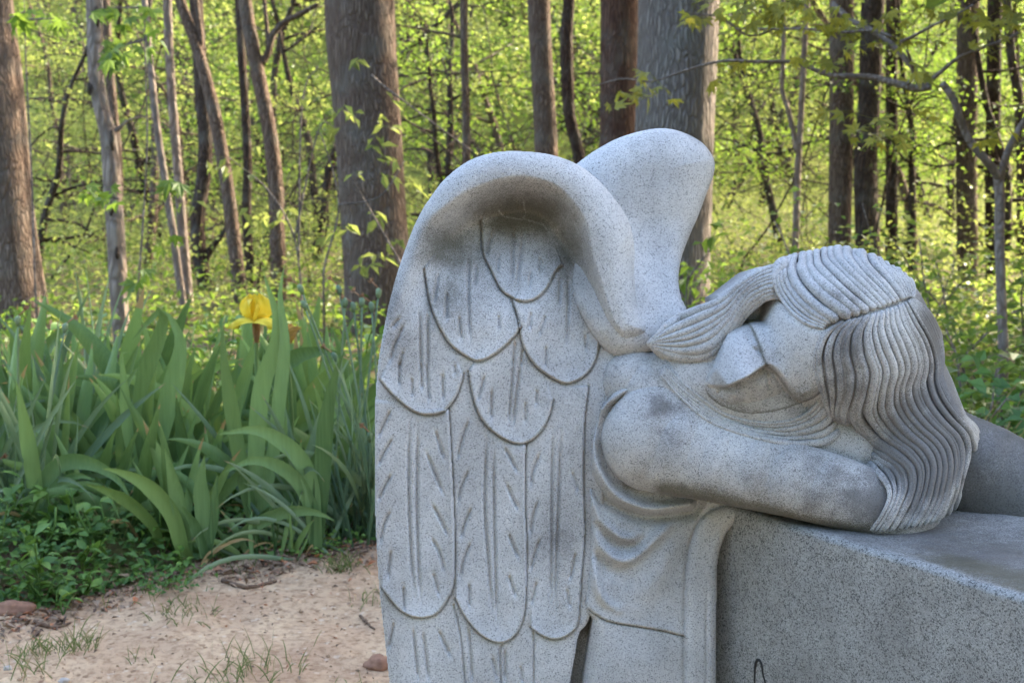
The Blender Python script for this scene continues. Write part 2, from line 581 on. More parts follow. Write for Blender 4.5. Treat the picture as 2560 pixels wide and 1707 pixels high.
# ---- far wing
us = axis(1380, 1830, 2.4)
vs = axis(285, 905, 2.4)
U, V = np.meshgrid(us, vs)
far = [(1425, 415), (1470, 380), (1504, 358), (1553, 333), (1614, 315), (1667, 309), (1716, 319), (1765, 345), (1792, 378), (1799, 405), (1793, 439), (1778, 476), (1757, 533), (1729, 598),
       (1712, 647), (1704, 696), (1708, 741), (1722, 785), (1690, 850), (1600, 890), (1520, 880), (1450, 780), (1400, 620), (1395, 480)]
hb = -170 + 165 * sstep(520, 840, V)
kf = 1 - (-150 + 150 * sstep(520, 840, np.array([p[1] for p in far]))) / F
far = np.stack([CX + (np.array([p[0] for p in far]) - CX) * kf, CY + (np.array([p[1] for p in far]) - CY) * kf], -1)
fo = spline(list(far) + [far[0]], 140)
d = sdist(U, V, fo)
R = 125.0 - 60 * sstep(600, 800, V)
t = np.clip(d / R, 0, 1)
H = hb + R * 0.8 * (np.sqrt(np.maximum(1 - (1 - t) ** 2, 0)) - 1) + 30
H -= 26 * np.exp(-((U - (1640 - (V - 560) * 0.02)) / 60) ** 2) * sstep(430, 650, V) * sstep(900, 760, V)
H += 6 * (fbm(U, V, 120, 4, 2) - 0.5)
relief('wing', us, vs, H, d > 0, -330, M['granite'], statue, {'algae_shade': 0.30 * np.exp(-((U - 1650) / 90) ** 2 - ((V - 330) / 30) ** 2) + 0.35 * np.exp(-((d - 4) / 14) ** 2) * sstep(1680, 1760, U), 'soot': 0 * U})

# ---- robe
us = axis(1425, 1900, 2.0)
vs = axis(930, 1722, 2.0, 2460)
U, V = np.meshgrid(us, vs)
robe_l = [(1600, 945), (1545, 962), (1500, 1020), (1480, 1100), (1474, 1200), (1475, 1300), (1474, 1420), (1462, 1500), (1464, 1528), (1480, 1546), (1472, 1600), (1463, 1660), (1456, 1707), (1445, 1800), (1430, 2480)]
seam = [(1795, 2480), (1795, 1707), (1795, 1544), (1797, 1416), (1804, 1376), (1819, 1337), (1844, 1307), (1881, 1287)]
robe = cv(robe_l + seam + [(1890, 1240), (1880, 1150), (1800, 1050), (1700, 980)], -10)
d = sdist(U, V, robe)
R = 20.0 + 40 * sstep(1480, 1660, V)
dl_left = dist_line(U, V, cv(robe_l, -10))
t = np.clip(dl_left / R, 0, 1)
H = R * (np.sqrt(np.maximum(1 - (1 - t) ** 2, 0)) - 1) + 12 - 44 * sstep(1480, 1790, U)
hem = z2((520, 805), (440, 762), (350, 745), (260, 765), (180, 810), (120, 860), (85, 950), (80, 1050), (95, 1130), (140, 1220), (200, 1290), (280, 1330), (360, 1352), (450, 1350), (560, 1335))
folds = [(z4((122, 150), (140, 240), (165, 320), (200, 395), (250, 450), (300, 485), (355, 495), (400, 480)), 15, 13),
         (z4((165, 420), (180, 480), (205, 535), (245, 575), (310, 602), (370, 588), (450, 525), (540, 440), (600, 390)), 13, 15),
         (z4((160, 560), (170, 640), (180, 700), (205, 775), (245, 825), (290, 850)), 11, 12),
         (z4((170, 300), (215, 420), (265, 500), (330, 545), (420, 520)), -10, 16),
         (z4((175, 480), (200, 580), (250, 660), (330, 690)), -8, 18),
         (z4((380, 820), (480, 700), (560, 560), (620, 450)), 7, 30)]
c = spline(cv(hem, 20), 60)
dh = dist_line(U, V, c)
H += 36 * np.exp(-(dh / 13) ** 2)
H -= 26 * np.exp(-((dh - 30) / 14) ** 2) * ~inside(U, V, c)
for pts, amp, wd in folds:
    c = spline(cv(pts, 0), 30)
    dl = dist_line(U, V, c)
    te = np.clip(np.minimum(np.hypot(U - c[0, 0], V - c[0, 1]), np.hypot(U - c[-1, 0], V - c[-1, 1])) / 60, 0, 1)
    H += 1.7 * amp * (0.3 + 0.7 * te) * np.exp(-(dl / wd) ** 2)
band = cv(z4((640, 2700), (638, 1231), (640, 900), (650, 640), (680, 500), (730, 400), (800, 352), (900, 340), (1000, 365)), 0)
cb = spline(band, 80)
bp = list(cb) + [tuple(cv([(1890, 1287)], 0)[0])] + [tuple(p) for p in spline(cv(seam[::-1], 0), 40)]
ib = inside(U, V, bp)
db = dist_line(U, V, cb)
dsm = dist_line(U, V, cv(seam, 0))
wb = np.minimum(db, dsm)
H += np.where(ib, 20 * np.sqrt(np.clip(1 - (1 - np.clip(wb / 26, 0, 1)) ** 2, 0, 1)) - 4 * np.exp(-((dsm - 26) / 5) ** 2) * sstep(1400, 1600, V), -6 * np.exp(-(db / 7) ** 2))
waist = spline(cv(z4((150, 855), (165, 870), (250, 915), (400, 945), (520, 970), (645, 1007)), 0), 30)
dw = dist_line(U, V, waist, 80)
below = V > np.interp(U, waist[:, 0], waist[:, 1])
H += np.where(~ib, np.where(below, 0.0, 7 * np.exp(-dw / 30)) - 7 * np.exp(-(dw / 3.0) ** 2), 0)
H += 14 * np.exp(-((U - 1590) / 90) ** 2) * sstep(1540, 1680, V) * ~ib
H += 5 * (fbm(U, V, 130, 6, 2) - 0.5)
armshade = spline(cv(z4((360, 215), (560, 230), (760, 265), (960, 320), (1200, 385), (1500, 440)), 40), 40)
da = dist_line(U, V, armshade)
alg_shade = 0.85 * np.exp(-((da - 4) / 24) ** 2) * (0.55 + 0.6 * fbm(U, V, 50, 8)) + 0.30 * np.exp(-((U - 1570) / 60) ** 2 - ((V - 1330) / 60) ** 2) + 0.7 * np.exp(-(dw / 4.0) ** 2) * below  # stain plus painted shade under the arm; darker fold valley and waist line
soot = 0.25 * np.exp(-((U - 1530) / 40) ** 2 - ((V - 1450) / 100) ** 2)
relief('robe', us, vs, H, d > 0, -260, M['granite'], statue, {'algae_shade': alg_shade, 'soot': soot})

# ---- slab added to darken the gap between the wing and the robe
us = axis(1395, 1580, 6.0)
vs = axis(1520, 1722, 6.0, 2460)
U, V = np.meshgrid(us, vs)
relief('gap_backing', us, vs, -70 - 40 * sstep(1480, 1400, U) + 0 * V, U > 0, -300, M['granite'], statue, {'algae_shade': 0.75 * sstep(1640, 1580, V), 'soot': 0.45 + 0 * U})  # brown and dark grey tones painted in for the shaded gap

# ---- head, neck, shoulder and arm: one body
HEADE = (2098, 852, 92, 212, 216, 190)
arm_ch = conv_chain([(1634, 1098, 12, 132), (1710, 1124, 42, 120), (1800, 1155, 76, 103), (1900, 1180, 108, 97), (1985, 1200, 140, 94), (2080, 1226, 170, 90), (2160, 1250, 190, 84), (2190, 1262, 196, 78)])
neck_ch = conv_chain([(1590, 960, -30, 90), (1640, 990, -20, 110), (1760, 960, 20, 110), (1900, 970, 50, 120), (2020, 1060, 60, 110), (2130, 1120, 90, 95)])
low_ch = conv_chain([(2215, 900, 70, 136), (2256, 1000, 88, 140), (2300, 1090, 110, 132), (2292, 1180, 135, 122), (2262, 1260, 152, 105), (2235, 1310, 160, 90)])
lock_ch = conv_chain([(2010, 740, 100, 90), (1950, 730, 96, 74), (1909, 715, 88, 50), (1848, 757, 72, 47), (1790, 806, 60, 58), (1746, 846, 52, 68), (1680, 852, 46, 46), (1625, 850, 40, 18)])


def ell(U, V, cx, cy, hc, ru, rv, rh):
    q = 1 - ((U - cx) / ru) ** 2 - ((V - cy) / rv) ** 2
    return np.where(q > 0, hc + rh * np.sqrt(np.maximum(q, 0)), -1e3)


def chin_h(U, V):
    a = ell(U, V, 1885, 925, 70, 150, 122, 130)
    return a


def head_h(U, V):
    h = smax(ell(U, V, *HEADE), chain_h(U, V, low_ch, 0.9), 34)
    return smax(h, chain_h(U, V, lock_ch, 0.9), 20)


us = axis(1440, 2330, 2.0)
vs = axis(640, 1400, 2.0)
U, V = np.meshgrid(us, vs)
sup = []
armh = chain_h(U, V, arm_ch, 0.76)
neck = chain_h(U, V, neck_ch, 0.8)
Hb = smax(armh, neck - 4, 55)
# elbow crease and slight hollows of the arm
Hb += 5 * (fbm(U, V, 150, 12, 2) - 0.5)

# face: bounded by the hair; local height from a dome, then brow line, nose, eye and mouth
HF = 190.0
f_out = cv(z2((930, 325), (1000, 325), (1060, 395), (1130, 450), (1205, 480), (1185, 560), (1172, 650), (1180, 740), (1190, 790), (1130, 840), (1000, 882), (870, 897), (750, 866), (680, 815), (655, 770),
                 (680, 700), (720, 600), (770, 490), (850, 395)), HF)
fo = spline(list(f_out) + [f_out[0]], 120)
df = sdist(U, V, fo)
dome = smax(ell(U, V, *HEADE), chin_h(U, V), 40)
dome = np.maximum(dome, 40)
A = lambda *p: spline(cv(zf(*p), HF), 40)
brow_up = A((535, 330), (548, 430), (572, 540), (605, 680), (640, 830), (660, 910), (690, 962))
brow_lo = A((690, 962), (740, 995), (800, 1050), (870, 1140), (940, 1235), (1000, 1300), (1060, 1345))
nose = A((690, 962), (600, 1000), (500, 1060), (400, 1115), (300, 1165), (262, 1180))
# region left of the brow lines: cheeks, lower than the forehead
left_poly = np.vstack([brow_up, brow_lo[1:], cv(zf((1000, 1600), (-300, 1600), (-300, 200), (530, 250)), HF)])
L_ = inside(U, V, left_poly)
dbu = dist_line(U, V, brow_up)
dbl = dist_line(U, V, brow_lo)
dbr = np.minimum(dbu, dbl)
sgn = np.where(L_, -dbr, dbr)
face = dome + np.where(L_, -9 - 6 * np.exp(-dbr / 25), 7 * np.exp(-dbr / 30)) * sstep(0, 3, np.abs(sgn))
face -= 9 * np.exp(-(dbr / 4.0) ** 2) * sstep(300, 470, (V - 680) / .2424 * 1.0)
# upper cheek plane leans up and back
n0, n1 = nose[0], nose[-1]
ax = (n1 - n0) / np.linalg.norm(n1 - n0)
nl = np.linalg.norm(n1 - n0)
along = ((U - n0[0]) * ax[0] + (V - n0[1]) * ax[1]) / nl
across = (U - n0[0]) * (-ax[1]) + (V - n0[1]) * ax[0]      # + is up the face
across = -across if ((n0[1] - 50) - n0[1]) * ax[0] < 0 and False else across
above = -across if (-(ax[0]) * 1.0) < 0 else across
up_side = np.where(V < np.interp(U, nose[::-1, 0], nose[::-1, 1]), 1.0, -1.0)
dn = dist_line(U, V, nose)
prof = np.where(up_side > 0, np.exp(-(dn / 60.0) ** 1.2), np.exp(-(dn / 10.0) ** 2) * 0.0)
nh = 66 * sstep(-0.12, 0.7, along) * sstep(1.13, 0.98, along) + 5
face += np.where(up_side > 0, nh * prof, 0) * (L_ | (dn < 6))
tip = cv(zf((300, 1165)), HF)[0]
face += np.where(up_side < 0, nh * np.clip(1 - dn / 6.0, 0, 1), 0) * (along > -0.03) * (along < 1.12)
# shadowed lower cheek turns under
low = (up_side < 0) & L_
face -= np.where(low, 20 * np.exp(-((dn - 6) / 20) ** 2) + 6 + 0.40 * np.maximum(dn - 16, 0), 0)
# eyelids
for pts, amp, wd in (((((520, 690), (540, 760), (570, 800), (600, 810))), -10, 4), (((560, 640), (585, 720), (605, 800), (625, 828)), -7, 3.4), (((985, 1270), (1020, 1295), (1060, 1285), (1100, 1255)), -11, 4),
                     (((720, 1020), (715, 1090), (725, 1150), (755, 1200)), -7, 4), (((250, 1240), (300, 1290), (380, 1330), (470, 1355)), -14, 5.5), (((520, 1285), (560, 1310), (575, 1350)), -4, 4)):
    face += amp * np.exp(-(dist_line(U, V, A(*pts), 20) / wd) ** 2)
for (x, y), r, amp in (((575, 750), 12, 7), ((1060, 1250), 12, 6), ((300, 1250), 13, 12), ((350, 1340), 18, 14), ((170, 1290), 26, 14), ((390, 1265), 16, 8)):
    p = cv(zf((x, y)), HF)[0]
    face += amp * np.exp(-(np.hypot(U - p[0], V - p[1]) / r) ** 2)
# roll over at the jaw
Rr = 26.0
tt = np.clip(df / Rr, 0, 1)
face -= 48 * (1 - np.sqrt(np.maximum(1 - (1 - tt) ** 2, 0))) * sstep(950, 1010, V) + 10 * (1 - tt) ** 2
infa = df > 0
for _ in range(5):      # soften the cut edges a little, as weathered stone
    face = (face * 2 + np.roll(face, 1, 0) + np.roll(face, -1, 0) + np.roll(face, 1, 1) + np.roll(face, -1, 1)) / 6
core = np.where(U > cv([(1800, 0)], 100)[0, 0], head_h(U, V) - 34, -1e3)
Hb = np.where(infa, np.maximum(face, Hb), np.maximum(Hb, np.where(core > 0, core, -1e3)))
mask = (Hb > -150)
Hb = np.maximum(Hb, -150)
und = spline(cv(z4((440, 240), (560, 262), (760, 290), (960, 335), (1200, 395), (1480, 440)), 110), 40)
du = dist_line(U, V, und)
alg_shade = 1.0 * np.exp(-((du - 2) / 24) ** 2) * (0.6 + 0.6 * fbm(U, V, 44, 15)) * sstep(1600, 1660, U)  # olive stain doubling as painted shade along the arm's underside
alg_shade = np.maximum(alg_shade, np.where(infa & low, 0.10 + 0.62 * sstep(985, 1045, V - 0.25 * (U - 1860)) + 0.42 * np.exp(-(dn / 14) ** 2), 0))  # dirt on the lower cheek, with shade painted in under the nose
alg_shade = np.maximum(alg_shade, np.where(infa, 0.55 * np.exp(-((U - cv([(2005, 985)], HF)[0][0]) / 45) ** 2 - ((V - 985) / 36) ** 2), 0))  # darker patch at the lower corner of the forehead
alg_shade = np.maximum(alg_shade, np.where(infa, 0.7 * np.exp(-(dbu / 3) ** 2) + 0.55 * np.exp(-(dbl / 3) ** 2), 0))  # darker along both brow lines
alg_shade = np.maximum(alg_shade, np.where(infa, 0.75 * np.exp(-((df - 2) / 5) ** 2) * sstep(930, 990, V), 0))
soot = 0.42 * np.clip(fbm(U, V, 110, 78, 5) * 2.4 - 0.9, 0, 1) + 1.0 * fbm(U, V, 70, 17, 5) * (np.exp(-((U - 1660) / 60) ** 2 - ((V - 1010) / 40) ** 2) + np.exp(-((U - 2090) / 110) ** 2 - ((V - 1190) / 70) ** 2)) * 1.35
soot += 0.35 * np.exp(-((U - 2150) / 60) ** 2 - ((V - 1230) / 60) ** 2)
relief('body', us, vs, Hb, mask, -170, M['granite'], statue, {'algae_shade': alg_shade, 'soot': soot})

# ---- hair: a carved base with ridged strands laid over it
hair_bag = Bag()
hsoot, halg = [], []


def soot_at(u, v, n):
    s = 0.80 * np.exp(-((u - 2240) / 85) ** 2 - ((v - 1110) / 130) ** 2) + 0.36 * np.exp(-((u - 2060) / 75) ** 2 - ((v - 880) / 120) ** 2)
    s = s + 0.52 * np.exp(-((u - 2300) / 40) ** 2 - ((v - 960) / 160) ** 2) + 0.40 * np.exp(-((u - 2290) / 50) ** 2 - ((v - 780) / 60) ** 2)
    s = s - 0.35 * np.exp(-((u - 2140) / 40) ** 2 - ((v - 830) / 110) ** 2)
    s = s * 2.0 + 0.20
    return np.clip(s, 0, 1.55) * (0.28 + 1.15 * n)


def lift(pts, hfun, it=5):
    """traced points -> (u, v, h) resting on the surface hfun"""
    P = np.asarray(pts, float)
    h = np.full(len(P), 120.0)
    for _ in range(it):
        q = cv1(P, h)
        hn = hfun(q[:, 0], q[:, 1])
        h = np.where(hn > -500, hn, h * 0.8)
    if len(h) > 12:
        h = np.convolve(np.pad(h, 4, mode='edge'), np.ones(9) / 9, 'valid')
    q = cv1(P, h)
    return np.column_stack([q, h])


def cv1(P, h):
    k = 1 - h / F
    return np.stack([CX + (P[:, 0] - CX) * k, CY + (P[:, 1] - CY) * k], -1)


def normals(hfun, q):
    e_ = 3.0
    f = lambda a, b: np.maximum(hfun(a, b), -60)
    gx = (f(q[:, 0] + e_, q[:, 1]) - f(q[:, 0] - e_, q[:, 1])) / (2 * e_)
    gy = (f(q[:, 0], q[:, 1] + e_) - f(q[:, 0], q[:, 1] - e_)) / (2 * e_)
    n = np.column_stack([-gx, -gy, np.ones(len(q))])
    return n / np.linalg.norm(n, axis=1)[:, None]


def strands(guides, n, hfun, samples=46, back=0, fat=0.6, rmin=3.0, rmax=14, jitter=0.12, sink=0.35):
    G = np.array([spline(g, samples) for g in guides])
    k = len(guides)
    ts = np.linspace(0, k - 1, n)
    C = np.zeros((n, samples, 2))
    for s in range(samples):
        # smooth across the guides
        C[:, s] = spline_u(G[:, s], ts)
    js = np.array([rnd.uniform(-jitter, jitter) for _ in range(n)])
    rows = []
    for i in range(n):
        c = C[i]
        if 0 < i < n - 1: c = c + (C[i + 1] - C[i - 1]) * 0.5 * js[i]
        q = lift(c, hfun)
        nn = normals(hfun, q)
        rows.append((q, nn))
    for i in range(n):
        q, nn = rows[i]
        a = rows[max(i - 1, 0)][0]; b_ = rows[min(i + 1, n - 1)][0]
        sp = np.linalg.norm(b_ - a, axis=1) / (2 if 0 < i < n - 1 else 1)
        r = np.clip(sp * fat, rmin, rmax)
        r = np.convolve(np.pad(r, 3, mode='edge'), np.ones(7) / 7, 'valid')
        r = r * rnd.uniform(0.78, 1.12)
        r = r * (1 + 0.10 * np.sin(np.linspace(0, 9, len(r)) + rnd.uniform(0, 6)))
        r[0] *= 0.5; r[-1] *= 0.4; r[-2] *= 0.8
        lift_ = (r * (1 - sink) - r) * 1.0
        p = q + nn * lift_[:, None]
        if back:
            d0 = p[-1] - p[-3]
            d0 = d0 / np.linalg.norm(d0)
            ex = [p[-1] + np.array([d0[0] * 6 * j, d0[1] * 6 * j * 0.4 + 1.2 * j * j, -26 * j - 3 * j * j]) for j in range(1, back + 1)]
            p = np.vstack([p, ex]); r[-1] = r[-3]; r[-2] = r[-3]
            r = np.concatenate([r, np.full(back, r[-3])])
        P = W(p[:, 0], p[:, 1], p[:, 2]) - BASE
        Vv, Q, T = tube(P, r * S, 9)
        uu = np.concatenate([np.repeat(p[:, 0], 9), p[[0, -1], 0]])
        vv = np.concatenate([np.repeat(p[:, 1], 9), p[[0, -1], 1]])
        hair_bag.add(Vv, Q, T)
        hsoot.append(soot_at(uu, vv, fbm(uu, vv, 30, 21)))
        halg.append(0.25 * np.exp(-((uu - 1840) / 60) ** 2 - ((vv - 730) / 30) ** 2))


def spline_u(P, ts):
    P = np.asarray(P, float)
    Q = np.vstack([2 * P[0] - P[1], P, 2 * P[-1] - P[-2]])
    i = np.clip(np.floor(ts).astype(int), 0, len(P) - 2)
    t = (ts - i)[:, None]
    a, b_, c, d_ = Q[i], Q[i + 1], Q[i + 2], Q[i + 3]
    return 0.5 * (2 * b_ + (c - a) * t + (2 * a - 5 * b_ + 4 * c - d_) * t * t + (3 * b_ - a - 3 * c + d_) * t ** 3)


side = [z2((1300, 440), (1215, 498), (1172, 600), (1180, 720), (1215, 830), (1250, 940), (1295, 1040), (1400, 1120), (1490, 1195), (1532, 1285), (1495, 1385), (1440, 1462)),
        z2((1400, 415), (1335, 500), (1320, 600), (1342, 700), (1335, 800), (1310, 900), (1365, 1000), (1490, 1085), (1590, 1160), (1612, 1250), (1570, 1360), (1510, 1468)),
        z2((1490, 388), (1475, 480), (1500, 580), (1535, 680), (1515, 780), (1515, 880), (1585, 980), (1690, 1070), (1732, 1150), (1722, 1250), (1690, 1350), (1625, 1452)),
        z2((1570, 360), (1590, 450), (1640, 560), (1662, 660), (1635, 760), (1655, 850), (1722, 940), (1812, 1030), (1842, 1120), (1832, 1220), (1805, 1320), (1745, 1428)),
        z2((1625, 335), (1675, 420), (1735, 530), (1765, 640), (1765, 730), (1800, 820), (1862, 905), (1930, 985), (1945, 1070), (1915, 1180), (1885, 1285), (1850, 1400))]
side.append(z2((1640, 325), (1706, 405), (1756, 510), (1784, 620), (1790, 715), (1832, 805), (1894, 892), (1962, 968), (1970, 1060), (1940, 1180), (1905, 1290), (1868, 1395)))

side.append(z2((1650, 316), (1730, 392), (1776, 500), (1800, 615), (1803, 710), (1842, 802), (1902, 889), (1970, 964), (1977, 1059), (1947, 1180), (1911, 1290), (1876, 1392)))


def side_h(U, V):
    return smax(head_h(U, V), chain_h(U, V, arm_ch, 0.92) + 4, 10)


strands(side, 34, side_h, 60, fat=0.60, rmax=12, sink=0.36, jitter=0.5)
top = [z2((1215, 472), (1130, 445), (1055, 388), (1002, 318), (972, 250), (978, 200), (1010, 150)),
       z2((1250, 445), (1160, 395), (1085, 325), (1035, 250), (1022, 180), (1050, 122)),
       z2((1380, 405), (1285, 330), (1190, 245), (1140, 175), (1140, 110)),
       z2((1480, 375), (1385, 285), (1285, 192), (1235, 135), (1232, 86)),
       z2((1550, 352), (1480, 275), (1395, 190), (1348, 130), (1342, 92)),
       z2((1610, 330), (1570, 270), (1515, 205), (1475, 160), (1455, 125)),
       z2((1640, 320), (1625, 275), (1600, 230), (1570, 195), (1552, 172)),
       z2((1655, 325), (1660, 300), (1655, 275), (1645, 252), (1636, 238))]
strands([[tuple(p) for p in spline(g, 14)] for g in top], 21, head_h, 40, back=4, fat=0.59, rmax=18, sink=0.26, jitter=0.25)
lock = [z2((1010, 160), (940, 178), (880, 208), (800, 260), (700, 340), (560, 392), (460, 445), (385, 512), (345, 545)),
        z2((990, 215), (940, 225), (880, 252), (810, 310), (735, 400), (610, 480), (490, 520), (400, 535), (345, 548)),
        z2((975, 270), (930, 278), (870, 310), (810, 370), (750, 460), (660, 560), (540, 590), (420, 570), (346, 550)),
        z2((970, 318), (920, 335), (850, 395), (790, 470), (745, 560), (690, 630), (580, 676), (460, 640), (348, 553))]
strands(lock, 9, head_h, 44, fat=0.60, rmax=15, sink=0.34, jitter=0.2)


def under_h(U, V):
    h = smax(chain_h(U, V, arm_ch, 0.76), chain_h(U, V, neck_ch, 0.8) - 4, 55)
    return np.maximum(h, np.where(U > 1780, head_h(U, V) - 34, -1e3)) + 4


under = [z2((430, 650), (530, 745), (640, 835), (730, 895), (860, 930), (1000, 935), (1110, 905), (1180, 850), (1215, 800)),
         z2((420, 670), (520, 775), (640, 870), (760, 935), (900, 968), (1040, 975), (1150, 945), (1215, 900), (1245, 850)),
         z2((410, 690), (510, 805), (640, 915), (780, 975), (930, 1015), (1080, 1035), (1200, 1030), (1260, 1000), (1290, 970))]
strands(under, 6, under_h, 40, fat=0.62, rmax=14, sink=0.25, jitter=0.2)
# carved base below the strands
us = axis(1600, 2390, 3.0)
vs = axis(600, 1345, 3.0)
U, V = np.meshgrid(us, vs)
Hh = head_h(2120 + (U - 2120) * 1.035, 930 + (V - 930) * 1.03)
face_cut = cv(z2((930, 340), (1000, 330), (1060, 405), (1130, 460), (1205, 490), (1180, 560), (1165, 650), (1175, 740), (1225, 860), (1290, 1050), (1400, 1135), (1500, 1220), (1515, 1300), (1480, 1400), (1430, 1470), (900, 1470), (340, 900),
                    (340, 560), (580, 690), (700, 640), (760, 500), (860, 400)), 170)
mask = (Hh > 0) & ~inside(U, V, face_cut) & (V < 1335)
Hh = np.where(mask, Hh - 6, 0)
P, Q, at_ = relief('hair', us, vs, Hh, mask, -60, None, None, {'soot': np.clip(soot_at(U, V, fbm(U, V, 30, 21)) + 0.2, 0, 1)}, bag=True)
hair_bag.add(P, Q)
hsoot.append(at_['soot']); halg.append(0 * at_['soot'])
link('hair', hair_bag.mesh('hair', M['granite'], True, {'soot': np.concatenate(hsoot), 'algae_shade': np.concatenate(halg)}), statue)

# ---- headstone the angel leans on
ZT = 0.675
SB = np.array([0.82, 0.572, 0.0])           # from the front face to the back
SB /= np.linalg.norm(SB)
SD = np.array([SB[1], -SB[0], 0.0])          # along the front edge, towards the viewer
pA = at(1893, 1285, ground_D(1285, ZT))
left_end = pA - SD * 0.125
left_end[2] = 0.0
hs = empty('headstone', (left_end[0] + SD[0] * .5 + SB[0] * .3, left_end[1] + SD[1] * .5 + SB[1] * .3, 0.0))
tag(hs, 'broad grey granite headstone with dark lettering that the stone angel leans on', 'headstone')
hb_ = np.array(hs.location)
LN, TH = 0.95, 0.62
ni, nj, nr = 90, 60, 6
# profile across the thickness (front to back) with a rounded, slightly uneven arris; swept along the length
prof = [(0.0, 0.0)] + [(0.0, z) for z in np.linspace(0.1, ZT - 0.012, 24)] + [(0.010 * (1 - math.cos(a)), ZT - 0.010 + 0.010 * math.sin(a)) for a in np.linspace(0.2, 1.5, nr)] + \
       [(b_, ZT) for b_ in np.linspace(0.02, TH - 0.01, nj)] + [(TH, ZT - 0.01), (TH, 0.0)]
prof = np.array(prof)
ls = np.linspace(0, LN, ni)
Vv = []
for l_ in ls:
    b_ = prof[:, 0].copy(); z = prof[:, 1].copy()
    topm = z > ZT - 0.02
    wob = np.array([mnoise.noise(Vector((l_ * 9, x * 9, 3.1))) for x in b_])
    wob2 = np.array([mnoise.noise(Vector((l_ * 60, x * 60, 7.1))) for x in b_])
    z = z + np.where(topm, wob * 0.004 + wob2 * 0.0012 + 0.008 * sstep(0.02, 0.4, b_), 0)
    b_ = b_ + np.where(topm & (b_ < 0.03), wob2 * 0.0012, 0)
    # the near left corner is cut back in a curve under the robe
    Vv.append(left_end + SD * l_ + SB * b_[:, None] + np.array([0, 0, 1]) * z[:, None])
Vv = np.array(Vv)
npf = len(prof)
i, j = np.meshgrid(np.arange(ni - 1), np.arange(npf - 1), indexing='ij')
Q = np.stack([i * npf + j, (i + 1) * npf + j, (i + 1) * npf + j + 1, i * npf + j + 1], -1).reshape(-1, 4)
Vf = Vv.reshape(-1, 3)
ends = []
for base in (0, (ni - 1) * npf):
    ends += [[base, base + k, base + k + 1] for k in range(1, npf - 1)]
zz = Vf[:, 2]
rel = Vf - left_end
bb = rel @ SB
ll = rel @ SD
topA = (zz > ZT - 0.004) * sstep(0.0, 0.02, bb)
soot = topA * (0.10 + 0.30 * fbm(ll * 1000, bb * 1000, 160, 79, 5) + 0.95 * np.exp(-((bb - 0.12) / 0.10) ** 2) * fbm(ll * 1000, bb * 1000, 60, 31)) + 0.18 * fbm(ll * 1000, zz * 1000, 300, 33) * (1 - topA)
alg_shade = topA * 1.25 * fbm(ll * 1000, bb * 2500, 120, 35) * sstep(0.25, 0.05, bb) * sstep(0.28, 0.45, ll)
me = np_mesh('block', Vf - hb_, Q, ends, M['granite_dark'], False, {'soot': soot, 'algae_shade': alg_shade})
link('block', me, hs)


def on_face(sx, sy, off=0.0):
    r = FWD + RIGHT * (sx - CX) / F + UP * (CY - sy) / F
    t = ((left_end - CAM) @ SB - off) / (r @ SB)
    return CAM + r * t


m, nt, bs, out = new_mat('letter_paint')
bs.inputs['Base Color'].default_value = (0.018, 0.019, 0.021, 1)
bs.inputs['Roughness'].default_value = 0.6
M['letter'] = m
lp = [(1880, 1830), (1885, 1760), (1886.5, 1707), (1887.5, 1672), (1890, 1655), (1895, 1648), (1901, 1652), (1905, 1664), (1908, 1687), (1913, 1707), (1918, 1760), (1912, 1830)]
C = np.array([on_face(x, y, 0.0003) for x, y in spline(lp, 60)])
wdt = np.interp(np.linspace(0, 1, 60), [0, .35, .5, .62, 1], [.0012, .0014, .0022, .0013, .0012])
Vt, Qt, Tt = tube(C - hb_, wdt, 6)
link('carved_letter', np_mesh('carved_letter', Vt, Qt, Tt, M['letter'], True), hs)

# rounded, stained shoulder of stone rising behind the hair
us = axis(2200, 2900, 4.0)
vs = axis(960, 1420, 4.0)
U, V = np.meshgrid(us, vs)
ch = conv_chain([(2240, 1060, -60, 150), (2330, 1140, -40, 135), (2450, 1190, -10, 135), (2560, 1255, 10, 140), (2900, 1440, 40, 150)])
Hm = chain_h(U, V, ch, 0.85)
mk = Hm > -500
Hm = np.where(mk, Hm, -60) + 5 * (fbm(U, V, 60, 41, 3) - 0.5)
sm = 0.50 + 0.85 * fbm(U, V, 90, 43) + 0.25 * np.exp(-((U - 2300) / 90) ** 2)
relief('sleeve', us, vs, Hm, mk, -260, M['granite_dark'], statue, {'soot': np.clip(sm, 0, 1.2), 'algae_shade': 0.25 * fbm(U, V, 50, 44)})

